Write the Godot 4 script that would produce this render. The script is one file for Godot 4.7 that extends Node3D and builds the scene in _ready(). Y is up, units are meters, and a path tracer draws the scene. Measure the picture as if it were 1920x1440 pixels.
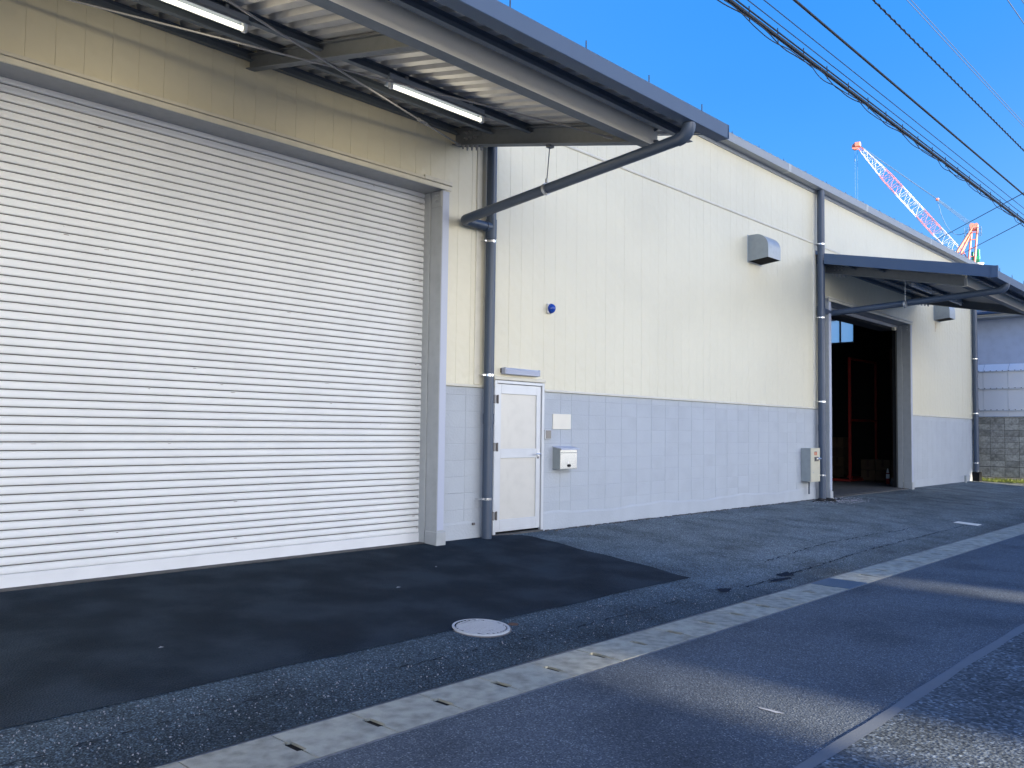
extends Node3D
# A long cream warehouse beside a street: roller shutter under a steel canopy, block dado, door, gutters, wires.
# x runs along the wall to the right, y is up, z points from the wall to the street. Units are metres.

const EXPO := 5.0          # tonemap exposure; sky radiances below are written as they show and divided by this
const SUN_AZ := 0.0        # degrees to the right of straight across the street
const SUN_EL := 9.0
const SLOPE := 0.0586      # forecourt falls to the gutter
const ROAD_Y := -0.217
const CS := 0.2104         # canopy slope

var M := {}
var rng := RandomNumberGenerator.new()
var shared := {}


# ------------------------------------------------------------------ mesh builder
class MB:
	var v := PackedVector3Array()
	var n := PackedVector3Array()
	var col := PackedColorArray()

	func tri(a: Vector3, b: Vector3, c: Vector3, na: Vector3, nb: Vector3, nc: Vector3) -> void:
		if (b - a).cross(c - a).dot(na + nb + nc) > 0.0:
			v.append_array([a, c, b]); n.append_array([na, nc, nb])
		else:
			v.append_array([a, b, c]); n.append_array([na, nb, nc])

	func quad(a: Vector3, b: Vector3, c: Vector3, d: Vector3, nn: Vector3) -> void:
		tri(a, b, c, nn, nn, nn); tri(a, c, d, nn, nn, nn)

	func box(a: Vector3, b: Vector3, bev := 0.0) -> void:
		var lo := Vector3(minf(a.x, b.x), minf(a.y, b.y), minf(a.z, b.z))
		var hi := Vector3(maxf(a.x, b.x), maxf(a.y, b.y), maxf(a.z, b.z))
		var c := (lo + hi) / 2.0
		var h := (hi - lo) / 2.0
		bev = minf(bev, minf(h.x, minf(h.y, h.z)) * 0.9)
		for k in 3:
			var i := (k + 1) % 3
			var j := (k + 2) % 3
			for s in [-1.0, 1.0]:
				var nn := Vector3.ZERO
				nn[k] = s
				var q := []
				for t in [[-1, -1], [1, -1], [1, 1], [-1, 1]]:
					var p := c
					p[k] += s * h[k]; p[i] += t[0] * (h[i] - bev); p[j] += t[1] * (h[j] - bev)
					q.append(p)
				quad(q[0], q[1], q[2], q[3], nn)
			if bev > 0.0:
				for s in [-1.0, 1.0]:
					for t in [-1.0, 1.0]:
						var nn := Vector3.ZERO
						nn[i] = s; nn[j] = t
						nn = nn.normalized()
						var q := []
						for e in [-1.0, 1.0]:
							var p := c
							p[k] += e * (h[k] - bev); p[i] += s * h[i]; p[j] += t * (h[j] - bev)
							var p2 := c
							p2[k] += e * (h[k] - bev); p2[i] += s * (h[i] - bev); p2[j] += t * h[j]
							q.append(p); q.append(p2)
						quad(q[0], q[1], q[3], q[2], nn)
		if bev > 0.0:
			for sx in [-1.0, 1.0]:
				for sy in [-1.0, 1.0]:
					for sz in [-1.0, 1.0]:
						var s := Vector3(sx, sy, sz)
						var p := c + s * (h - Vector3(bev, bev, bev))
						var nn := s.normalized()
						tri(p + Vector3(sx * bev, 0, 0), p + Vector3(0, sy * bev, 0), p + Vector3(0, 0, sz * bev), nn, nn, nn)

	# polygon in the plane (u, w) at o, pushed along d
	func extrude(poly: PackedVector2Array, o: Vector3, u: Vector3, w: Vector3, d: Vector3, smooth := 0.0, caps := true) -> void:
		var m := poly.size()
		var area := 0.0
		for i in m:
			area += poly[i].cross(poly[(i + 1) % m])
		var sg := 1.0 if area > 0.0 else -1.0
		var en := []
		for i in m:
			var e := (poly[(i + 1) % m] - poly[i]).normalized()
			en.append(Vector2(e.y, -e.x) * sg)
		for i in m:
			var a := o + u * poly[i].x + w * poly[i].y
			var b := o + u * poly[(i + 1) % m].x + w * poly[(i + 1) % m].y
			var e0: Vector2 = en[i]
			var pa: Vector2 = e0
			var pb: Vector2 = e0
			var q0: Vector2 = en[(i + m - 1) % m]
			var q1: Vector2 = en[(i + 1) % m]
			if smooth > 0.0 and e0.dot(q0) > smooth: pa = (e0 + q0).normalized()
			if smooth > 0.0 and e0.dot(q1) > smooth: pb = (e0 + q1).normalized()
			var na := (u * pa.x + w * pa.y).normalized()
			var nb := (u * pb.x + w * pb.y).normalized()
			tri(a, b, b + d, na, nb, nb)
			tri(a, b + d, a + d, na, nb, na)
		if caps:
			var t := Geometry2D.triangulate_polygon(poly)
			var nd := d.normalized()
			for i in range(0, t.size(), 3):
				var a := o + u * poly[t[i]].x + w * poly[t[i]].y
				var b := o + u * poly[t[i + 1]].x + w * poly[t[i + 1]].y
				var c := o + u * poly[t[i + 2]].x + w * poly[t[i + 2]].y
				tri(a, b, c, -nd, -nd, -nd)
				tri(a + d, b + d, c + d, nd, nd, nd)

	func tube(path: PackedVector3Array, r: float, seg := 12, caps := true, r2 := -1.0) -> void:
		if r2 < 0.0: r2 = r
		var m := path.size()
		var side := Vector3.ZERO
		var pr := []
		var pd := []
		var tang := Vector3.ZERO
		for i in m:
			tang = (path[mini(i + 1, m - 1)] - path[maxi(i - 1, 0)]).normalized()
			if i == 0:
				side = tang.cross(Vector3.UP if absf(tang.y) < 0.9 else Vector3.RIGHT).normalized()
			else:
				side = (side - tang * side.dot(tang)).normalized()
			var up := tang.cross(side)
			var ring := []
			var dirs := []
			var rr := lerpf(r, r2, float(i) / maxf(m - 1, 1))
			for k in seg:
				var a := TAU * k / seg
				var dd := side * cos(a) + up * sin(a)
				dirs.append(dd); ring.append(path[i] + dd * rr)
			pr.append(ring); pd.append(dirs)
		for i in m - 1:
			for k in seg:
				var k2 := (k + 1) % seg
				tri(pr[i][k], pr[i][k2], pr[i + 1][k2], pd[i][k], pd[i][k2], pd[i + 1][k2])
				tri(pr[i][k], pr[i + 1][k2], pr[i + 1][k], pd[i][k], pd[i + 1][k2], pd[i + 1][k])
		if caps:
			for e in [0, m - 1]:
				var nd := (path[0] - path[1]).normalized() if e == 0 else (path[m - 1] - path[m - 2]).normalized()
				for k in seg:
					tri(path[e], pr[e][k], pr[e][(k + 1) % seg], nd, nd, nd)

	func bar(a: Vector3, b: Vector3, r: float, seg := 8) -> void:
		tube(PackedVector3Array([a, b]), r, seg)

	# square-section bar between two points
	func beam(a: Vector3, b: Vector3, hw: float, hh: float) -> void:
		var d := b - a
		var t := d.normalized()
		var s := t.cross(Vector3.UP if absf(t.y) < 0.95 else Vector3.RIGHT).normalized()
		var w := s.cross(t)
		extrude(PackedVector2Array([Vector2(-hw, -hh), Vector2(hw, -hh), Vector2(hw, hh), Vector2(-hw, hh)]), a, s, w, d)

	func disc_prism(c: Vector3, r: float, h: float, seg := 32, r2 := -1.0) -> void:
		tube(PackedVector3Array([c, c + Vector3(0, h, 0)]), r, seg, true, r2)

	func dome(c: Vector3, axis: Vector3, r: float, depth: float, stretch := Vector3.ONE) -> void:
		var t := axis.normalized()
		var s := t.cross(Vector3.UP if absf(t.y) < 0.9 else Vector3.RIGHT).normalized()
		var w := s.cross(t)
		for i in 6:
			for k in 20:
				var q := []
				for e in [[i, k], [i + 1, k], [i + 1, k + 1], [i, k + 1]]:
					var a: float = e[0] * PI / 12.0
					var b: float = e[1] * TAU / 20.0
					q.append((s * cos(b) + w * sin(b)) * cos(a) * r * stretch + t * sin(a) * depth)
				var nn := []
				for p in q: nn.append((p + t * 0.001).normalized())
				tri(c + q[0], c + q[1], c + q[2], nn[0], nn[1], nn[2])
				tri(c + q[0], c + q[2], c + q[3], nn[0], nn[2], nn[3])

	func mesh() -> ArrayMesh:
		var m := ArrayMesh.new()
		if v.is_empty(): return m
		var a := []
		a.resize(Mesh.ARRAY_MAX)
		a[Mesh.ARRAY_VERTEX] = v
		a[Mesh.ARRAY_NORMAL] = n
		if col.size() == v.size(): a[Mesh.ARRAY_COLOR] = col
		m.add_surface_from_arrays(Mesh.PRIMITIVE_TRIANGLES, a)
		return m


# ------------------------------------------------------------------ nodes
func tag(o: Node, label: String, category: String, group := "", kind := "") -> Node:
	if label: o.set_meta("label", label)
	if category: o.set_meta("category", category)
	if group: o.set_meta("group", group)
	if kind: o.set_meta("kind", kind)
	return o

func thing(called: String, label: String, category: String, at := Vector3.ZERO, group := "") -> Node3D:
	var o := Node3D.new()
	o.name = called
	o.position = at
	add_child(o, true)
	tag(o, label, category, group)
	return o

func origin_of(p: Node) -> Vector3:
	var s := Vector3.ZERO
	while p is Node3D and p != self:
		s += p.position
		p = p.get_parent()
	return s

# a mesh written in world coordinates
func obj(called: String, st, mat: Material, parent: Node = self) -> MeshInstance3D:
	var o := MeshInstance3D.new()
	o.name = called
	o.mesh = st.mesh() if st is MB else st
	o.material_override = mat
	parent.add_child(o, true)
	o.position = -origin_of(parent)
	return o

# a mesh written in its own coordinates, put at a place in the world
func put(called: String, m: Mesh, mat: Material, at: Vector3, parent: Node) -> MeshInstance3D:
	var o := MeshInstance3D.new()
	o.name = called
	o.mesh = m
	o.material_override = mat
	parent.add_child(o, true)
	o.position = at - origin_of(parent)
	return o

# a mesh in its parent's own (turned) axes
func loc(called: String, st: MB, mat: Material, parent: Node) -> MeshInstance3D:
	var o := MeshInstance3D.new()
	o.name = called
	o.mesh = st.mesh()
	o.material_override = mat
	parent.add_child(o, true)
	return o

func struct(called: String, st, mat: Material, label := "", parent: Node = self) -> MeshInstance3D:
	var o := obj(called, st, mat, parent)
	o.set_meta("kind", "structure")
	if label: o.set_meta("label", label)
	return o

func bx(a: Vector3, b: Vector3, bev := 0.0) -> MB:
	var m := MB.new()
	m.box(a, b, bev)
	return m

func V(x: float, y: float, z: float) -> Vector3: return Vector3(x, y, z)


# ------------------------------------------------------------------ materials
func lin(r: float, g: float, b: float) -> Color: return Color(r, g, b).linear_to_srgb()

func noise(kind: int, freq: float, oct := 1, sd := 1) -> FastNoiseLite:
	var f := FastNoiseLite.new()
	f.noise_type = kind
	f.frequency = freq
	f.seed = sd
	f.fractal_type = FastNoiseLite.FRACTAL_FBM if oct > 1 else FastNoiseLite.FRACTAL_NONE
	f.fractal_octaves = oct
	return f

func ramp(stops: Array) -> Gradient:
	var g := Gradient.new()
	var o := PackedFloat32Array()
	var c := PackedColorArray()
	for s in stops:
		o.append(s[0])
		c.append(lin(s[1], s[1], s[1]) if s.size() == 2 else lin(s[1], s[2], s[3]))
	g.offsets = o
	g.colors = c
	return g

func ntex(f: FastNoiseLite, size: int, stops: Array, seamless := true) -> NoiseTexture2D:
	var t := NoiseTexture2D.new()
	t.width = size; t.height = size
	t.noise = f
	t.seamless = seamless
	t.normalize = true
	if stops: t.color_ramp = ramp(stops)
	return t

func nnorm(f: FastNoiseLite, size: int, bump: float) -> NoiseTexture2D:
	var t := NoiseTexture2D.new()
	t.width = size; t.height = size
	t.noise = f
	t.seamless = true
	t.as_normal_map = true
	t.bump_strength = bump
	return t

func mat(c: Color, rough := 0.6, metal := 0.0) -> StandardMaterial3D:
	var m := StandardMaterial3D.new()
	m.albedo_color = c
	m.roughness = rough
	m.metallic = metal
	return m

func tri_tex(m: StandardMaterial3D, t: Texture2D, metres: float, normal: Texture2D = null, nscale := 1.0) -> StandardMaterial3D:
	m.uv1_triplanar = true
	m.uv1_world_triplanar = true
	m.uv1_triplanar_sharpness = 8.0
	m.uv1_scale = Vector3.ONE / metres
	if t: m.albedo_texture = t
	if normal:
		m.normal_enabled = true
		m.normal_texture = normal
		m.normal_scale = nscale
	return m

func detail(m: StandardMaterial3D, t: Texture2D, metres: float) -> StandardMaterial3D:
	m.detail_enabled = true
	m.detail_blend_mode = BaseMaterial3D.BLEND_MODE_MUL
	m.detail_albedo = t
	m.detail_uv_layer = BaseMaterial3D.DETAIL_UV_2
	m.uv2_triplanar = true
	m.uv2_world_triplanar = true
	m.uv2_triplanar_sharpness = 8.0
	m.uv2_scale = Vector3.ONE / metres
	return m

func make_materials() -> void:
	var SX := FastNoiseLite.TYPE_SIMPLEX_SMOOTH
	var CE := FastNoiseLite.TYPE_CELLULAR
	var soft := ntex(noise(SX, 0.012, 4, 3), 512, [[0.0, 0.86], [0.5, 0.95], [1.0, 1.0]])
	var faint := ntex(noise(SX, 0.006, 5, 8), 512, [[0.0, 0.93], [0.5, 0.98], [1.0, 1.0]])
	var grime := ntex(noise(SX, 0.02, 5, 14), 512, [[0.0, 0.55], [0.45, 0.85], [0.7, 1.0], [1.0, 1.0]])
	var patches := ntex(noise(SX, 0.008, 5, 21), 1024, [[0.0, 0.55], [0.4, 0.8], [0.6, 0.92], [1.0, 1.0]])
	var scuffs := ntex(noise(SX, 0.006, 6, 27), 1024, [[0.0, 0.38], [0.4, 0.58, 0.57, 0.55], [0.58, 0.80, 0.75, 0.70], [0.78, 1.0, 0.93, 0.85], [1.0, 1.0, 0.95, 0.9]])
	var peel := nnorm(noise(SX, 0.09, 3, 5), 512, 2.0)
	# asphalt grains: one stone per cell
	var cell := noise(CE, 0.2, 1, 31)
	cell.cellular_return_type = FastNoiseLite.RETURN_CELL_VALUE
	cell.cellular_jitter = 1.0
	var grains := ntex(cell, 1536, [[0.0, 0.13], [0.35, 0.20], [0.6, 0.27], [0.82, 0.37], [0.93, 0.50], [1.0, 0.8]], false)
	var cell2 := noise(CE, 0.24, 1, 47)
	cell2.cellular_return_type = FastNoiseLite.RETURN_CELL_VALUE
	var fine := ntex(cell2, 1536, [[0.0, 0.072, 0.078, 0.088], [0.5, 0.105, 0.118, 0.138], [0.85, 0.145, 0.16, 0.18], [0.96, 0.2, 0.215, 0.23], [1.0, 0.36, 0.37, 0.38]], false)
	var grains2 := ntex(cell, 1024, [[0.0, 0.07], [0.35, 0.105], [0.7, 0.15], [0.93, 0.22], [1.0, 0.34]], false)
	var dist := noise(CE, 0.2, 1, 31)
	dist.cellular_return_type = FastNoiseLite.RETURN_DISTANCE
	var stones := nnorm(dist, 1024, 5.0)
	var conc := ntex(noise(CE, 0.3, 1, 61), 768, [[0.0, 0.5], [0.3, 0.85], [1.0, 1.0]], false)

	M.forecourt = detail(tri_tex(mat(lin(0.78, 0.92, 1.0), 0.9), grains, 2.6, stones, 0.6), patches, 7.3)
	M.road = detail(tri_tex(mat(lin(0.90, 0.97, 1.0), 0.86), fine, 2.6, stones, 0.15), patches, 11.0)
	M.road_old = detail(tri_tex(mat(lin(0.72, 0.87, 1.0), 0.9), grains2, 3.4, stones, 0.12), patches, 6.0)
	M.fresh = detail(tri_tex(mat(lin(0.046, 0.078, 0.120), 0.85), ntex(noise(SX, 0.25, 2, 71), 768, [[0.0, 0.18], [0.5, 0.55], [0.85, 0.82], [1.0, 1.0]]), 1.9, nnorm(noise(SX, 0.22, 2, 72), 512, 3.0), 0.8), scuffs, 5.3)
	for k in ["forecourt", "road", "road_old", "fresh"]: M[k].metallic_specular = 0.2
	M.tar = mat(lin(0.024, 0.031, 0.042), 0.9)
	M.tar.metallic_specular = 0.1
	M.seam = tri_tex(mat(lin(0.105, 0.125, 0.15), 0.8), soft, 1.3)
	M.ground = detail(tri_tex(mat(lin(0.11, 0.1, 0.085), 0.95), grime, 3.0), patches, 23.0)
	M.cover = detail(tri_tex(mat(lin(0.41, 0.42, 0.36), 0.9), conc, 0.55, stones, 0.25), grime, 1.7)
	M.cover_b = detail(tri_tex(mat(lin(0.36, 0.37, 0.32), 0.9), conc, 0.62, stones, 0.25), grime, 1.3)
	M.mortar = tri_tex(mat(lin(0.17, 0.18, 0.19), 0.95), grime, 0.5)
	M.siding = detail(tri_tex(mat(lin(0.80, 0.735, 0.55), 0.34), faint, 9.0, peel, 0.2), faint, 14.0)
	M.siding_b = detail(tri_tex(mat(lin(0.80, 0.735, 0.55), 0.34), faint, 9.0, peel, 0.2), faint, 14.0)
	M.trim = tri_tex(mat(lin(0.74, 0.69, 0.56), 0.4), soft, 1.7)
	M.back = mat(lin(0.20, 0.19, 0.17), 0.9)
	M.dado = detail(tri_tex(mat(lin(0.50, 0.53, 0.56), 0.62), faint, 1.9, peel, 0.3), faint, 5.3)
	M.dado_b = detail(tri_tex(mat(lin(0.49, 0.52, 0.55), 0.62), faint, 1.6, peel, 0.3), faint, 4.9)
	M.dado_joint = mat(lin(0.43, 0.455, 0.49), 0.8)
	M.slat = tri_tex(mat(lin(0.80, 0.80, 0.79), 0.42), faint, 2.2)
	M.slat_bar = tri_tex(mat(lin(0.80, 0.80, 0.80), 0.4), faint, 2.0)
	M.jamb = tri_tex(mat(lin(0.44, 0.455, 0.46), 0.42), soft, 1.2)
	M.soffit = tri_tex(mat(lin(0.36, 0.37, 0.39), 0.45), soft, 0.9)
	M.steel = tri_tex(mat(lin(0.185, 0.20, 0.215), 0.55), soft, 0.8)
	M.purlin = tri_tex(mat(lin(0.12, 0.15, 0.19), 0.5), soft, 0.8)
	M.deck = tri_tex(mat(lin(0.50, 0.50, 0.51), 0.5), soft, 0.9)
	M.fascia = tri_tex(mat(lin(0.86, 0.80, 0.67), 0.4), faint, 2.0)
	M.gutter = tri_tex(mat(lin(0.075, 0.12, 0.20), 0.55), faint, 2.0)
	M.eave = tri_tex(mat(lin(0.32, 0.345, 0.375), 0.42), faint, 2.3)
	M.pipe = tri_tex(mat(lin(0.065, 0.09, 0.135), 0.36), faint, 1.1)
	M.galv = mat(lin(0.55, 0.56, 0.57), 0.35, 0.8)
	M.chrome = mat(lin(0.75, 0.75, 0.76), 0.18, 1.0)
	M.stainless = tri_tex(mat(lin(0.70, 0.69, 0.66), 0.26, 0.85), faint, 0.4)
	M.alu = tri_tex(mat(lin(0.62, 0.63, 0.65), 0.4, 0.35), faint, 1.0)
	M.door_panel = tri_tex(mat(lin(0.66, 0.63, 0.57), 0.38, 0.2), faint, 0.7)
	M.hinge = mat(lin(0.16, 0.15, 0.15), 0.5, 0.5)
	M.black = mat(lin(0.010, 0.011, 0.013), 0.7)
	M.black.metallic_specular = 0.2
	M.white = mat(lin(0.74, 0.74, 0.73), 0.4)
	M.bluegrey = mat(lin(0.47, 0.50, 0.60), 0.35)
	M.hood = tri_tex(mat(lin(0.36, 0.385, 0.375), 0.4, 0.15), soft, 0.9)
	M.hood_lit = tri_tex(mat(lin(0.46, 0.48, 0.48), 0.38, 0.25), soft, 0.9)  # paler copy of hood, light on the curved cover painted in
	M.blue = mat(lin(0.012, 0.06, 0.38), 0.16)
	M.box = tri_tex(mat(lin(0.62, 0.575, 0.43), 0.42), faint, 0.7)
	M.orange = mat(lin(0.55, 0.12, 0.03), 0.5)
	M.tube = mat(lin(0.9, 0.88, 0.78), 0.4)
	M.tube.emission_enabled = true
	M.tube.emission = lin(1.0, 0.96, 0.78)
	M.tube.emission_energy_multiplier = 2.6 / EXPO
	M.reflector = mat(lin(0.34, 0.38, 0.44), 0.35)
	M.rod = mat(lin(0.33, 0.33, 0.345), 0.45, 0.2)
	M.glass = mat(Color(0.93, 0.96, 1.0, 0.10), 0.05)
	M.glass.backlight_enabled = true
	M.glass.backlight = Color(0.8, 0.8, 0.8)
	M.glass.transparency = BaseMaterial3D.TRANSPARENCY_ALPHA
	M.poly = mat(Color(0.96, 0.955, 0.95, 0.9), 0.3)
	M.poly.transparency = BaseMaterial3D.TRANSPARENCY_ALPHA
	M.poly.backlight_enabled = true
	M.poly.backlight = Color(0.7, 0.7, 0.7)
	M.house = tri_tex(mat(lin(0.60, 0.65, 0.76), 0.85), soft, 2.5)
	M.house_trim = mat(lin(0.5, 0.48, 0.44), 0.6)
	M.cb = [detail(tri_tex(mat(lin(0.52, 0.49, 0.42), 0.95), grime, 0.9, stones, 0.4), patches, 2.3),
		detail(tri_tex(mat(lin(0.42, 0.40, 0.34), 0.95), grime, 1.1, stones, 0.4), patches, 1.9),
		detail(tri_tex(mat(lin(0.58, 0.55, 0.47), 0.95), grime, 1.0, stones, 0.4), patches, 2.7)]
	M.cb_joint = mat(lin(0.13, 0.125, 0.115), 0.95)
	M.iron = tri_tex(mat(lin(0.15, 0.165, 0.18), 0.7, 0.1), grime, 0.3)
	M.tread = tri_tex(mat(lin(0.50, 0.53, 0.57), 0.55, 0.15), soft, 0.2)
	M.iron_rust = tri_tex(mat(lin(0.12, 0.06, 0.04), 0.9), grime, 0.2)
	M.grate = mat(lin(0.10, 0.17, 0.27), 0.5, 0.4)
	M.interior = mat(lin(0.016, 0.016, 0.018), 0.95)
	M.slab = tri_tex(mat(lin(0.10, 0.097, 0.094), 0.9), grime, 2.0)
	M.red = mat(lin(0.20, 0.008, 0.004), 0.6)
	M.card = [tri_tex(mat(lin(0.10, 0.062, 0.034), 0.9), soft, 0.4), tri_tex(mat(lin(0.075, 0.046, 0.026), 0.9), soft, 0.5)]
	M.wood = tri_tex(mat(lin(0.055, 0.026, 0.017), 0.8), soft, 0.6)
	M.tarp = mat(lin(0.012, 0.02, 0.04), 0.8)
	M.cable = mat(lin(0.02, 0.022, 0.028), 0.6)
	M.wire = mat(lin(0.04, 0.06, 0.11), 0.6)
	M.crane_red_hazed = mat(lin(0.64, 0.22, 0.18), 0.6)  # red paled so the distance haze sits in the colour
	M.crane_white = mat(lin(0.78, 0.76, 0.78), 0.5)
	M.crane_green = mat(lin(0.01, 0.26, 0.15), 0.5)
	M.crane_wire = mat(lin(0.08, 0.16, 0.30), 0.6)
	M.soil = tri_tex(mat(lin(0.03, 0.027, 0.024), 1.0), grime, 0.2)
	M.chip = mat(lin(0.24, 0.25, 0.27), 0.9)
	M.weed = mat(lin(0.10, 0.13, 0.03), 0.8)
	M.weed.backlight_enabled = true
	M.weed.backlight = lin(0.08, 0.1, 0.02)
	M.rust_dark = mat(lin(0.16, 0.11, 0.08), 0.9)
	M.slat_dirt_shade = mat(lin(0.11, 0.10, 0.09), 0.9)  # grime and groove shade together in one dark colour
	M.petal = mat(lin(0.42, 0.40, 0.42), 0.9)
	M.rust_stain = mat(lin(0.42, 0.27, 0.13), 0.8)
	M.paint_mark = mat(lin(0.33, 0.35, 0.38), 0.8)
	M.apartment = mat(lin(0.66, 0.62, 0.54), 0.8)  # for the unseen blocks added to shade the street
	M.yard = detail(tri_tex(mat(lin(0.60, 0.56, 0.48), 0.9), grime, 3.0), soft, 9.0)  # kept pale: the yard is added to bounce light onto the warehouse


# ------------------------------------------------------------------ sky
func make_sky() -> ImageTexture:
	var w := 512
	var h := 256
	var data := PackedFloat32Array()
	data.resize(w * h * 3)
	var sun_az := PI - deg_to_rad(SUN_AZ)      # clockwise from -z
	var wisp := noise(FastNoiseLite.TYPE_SIMPLEX_SMOOTH, 1.6, 4, 5)
	for j in h:
		var el := (0.5 - (j + 0.5) / h) * PI
		for i in w:
			var az := ((i + 0.5) / w) * TAU  # 0 is -z, +90 degrees is +x
			var e := maxf(el, 0.0)
			var hz := exp(-e / 0.135)
			var mid := exp(-e / 0.75)
			var c := Vector3(0.02, 0.24, 1.05).lerp(Vector3(0.018, 0.38, 1.05), mid).lerp(Vector3(0.36, 0.76, 1.15), hz)
			c += Vector3(0.075, 0.085, 0.04) * pow(0.5 + 0.5 * cos(az), 4.0)
			# the bright hazy air over the horizon under the low sun
			var da := absf(angle_difference(az, sun_az))
			c += Vector3(8.4, 7.7, 6.5) * exp(-pow(da / 0.86, 2.0)) * exp(-pow(e / 0.33, 2.0))
			c *= 1.0 + 0.05 * wisp.get_noise_3d(sin(az) * cos(el), sin(el) * 2.5, -cos(az) * cos(el))
			if el < 0.0:
				c = c.lerp(Vector3(0.10, 0.10, 0.10), clampf(-el / 0.06, 0.0, 1.0))
			var k := (j * w + i) * 3
			data[k] = maxf(c.x, 0.0) / EXPO
			data[k + 1] = maxf(c.y, 0.0) / EXPO
			data[k + 2] = maxf(c.z, 0.0) / EXPO
	return ImageTexture.create_from_image(Image.create_from_data(w, h, false, Image.FORMAT_RGBF, data.to_byte_array()))


# ------------------------------------------------------------------ ground
var bump_noise: FastNoiseLite

func gy(x: float, z: float) -> float:
	var b := bump_noise.get_noise_2d(x, z) * 0.012 * clampf(z / 0.6, 0.0, 1.0) * clampf((3.7 - z) / 0.3, 0.0, 1.0)
	return -SLOPE * clampf(z, 0.0, 3.7) + b

func sheet(x0: float, x1: float, z0: float, z1: float, nx: int, nz: int, f: Callable) -> MB:
	var m := MB.new()
	var p := []
	for i in nx + 1:
		for j in nz + 1:
			p.append(f.call(lerpf(x0, x1, float(i) / nx), lerpf(z0, z1, float(j) / nz)))
	var nn := []
	for i in nx + 1:
		for j in nz + 1:
			var a: Vector3 = p[mini(i + 1, nx) * (nz + 1) + j] - p[maxi(i - 1, 0) * (nz + 1) + j]
			var b: Vector3 = p[i * (nz + 1) + mini(j + 1, nz)] - p[i * (nz + 1) + maxi(j - 1, 0)]
			nn.append(b.cross(a).normalized())
	for i in nx:
		for j in nz:
			var a := i * (nz + 1) + j
			var b := a + nz + 1
			m.tri(p[a], p[b], p[b + 1], nn[a], nn[b], nn[b + 1])
			m.tri(p[a], p[b + 1], p[a + 1], nn[a], nn[b + 1], nn[a + 1])
	return m

# a flat irregular patch lying on the ground
func blot(x: float, z: float, rx: float, rz: float, lift: float, sd: int, turn := 0.0) -> MB:
	var m := MB.new()
	var r := RandomNumberGenerator.new()
	r.seed = sd
	var k := 18
	var pts := []
	for i in k:
		var a := TAU * i / k
		var s := r.randf_range(0.55, 1.05)
		var q := Vector2(cos(a) * rx * s, sin(a) * rz * s).rotated(turn)
		pts.append(V(x + q.x, gy(x + q.x, z + q.y) + lift, z + q.y))
	var c := V(x, gy(x, z) + lift, z)
	for i in k:
		m.tri(c, pts[i], pts[(i + 1) % k], Vector3.UP, Vector3.UP, Vector3.UP)
	return m

func crack(pts: Array, wide: float, lift: float, sd: int) -> MB:
	var m := MB.new()
	var r := RandomNumberGenerator.new()
	r.seed = sd
	var line := []
	for i in pts.size() - 1:
		var a := Vector2(pts[i][0], pts[i][1])
		var b := Vector2(pts[i + 1][0], pts[i + 1][1])
		var k := maxi(2, int(a.distance_to(b) / 0.06))
		for j in k:
			var q := a.lerp(b, float(j) / k) + Vector2(r.randf_range(-0.015, 0.015), r.randf_range(-0.015, 0.015))
			line.append(q)
	line.append(Vector2(pts[-1][0], pts[-1][1]))
	for i in line.size() - 1:
		if r.randf() < 0.3: continue
		var d: Vector2 = (line[i + 1] - line[i]).normalized()
		var s := Vector2(-d.y, d.x)
		var w0 := wide * r.randf_range(0.15, 0.7)
		var q := []
		for e in [line[i] + s * w0, line[i + 1] + s * w0, line[i + 1] - s * w0, line[i] - s * w0]:
			q.append(V(e.x, gy(e.x, e.y) + lift, e.y))
		m.quad(q[0], q[1], q[2], q[3], Vector3.UP)
	return m

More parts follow.
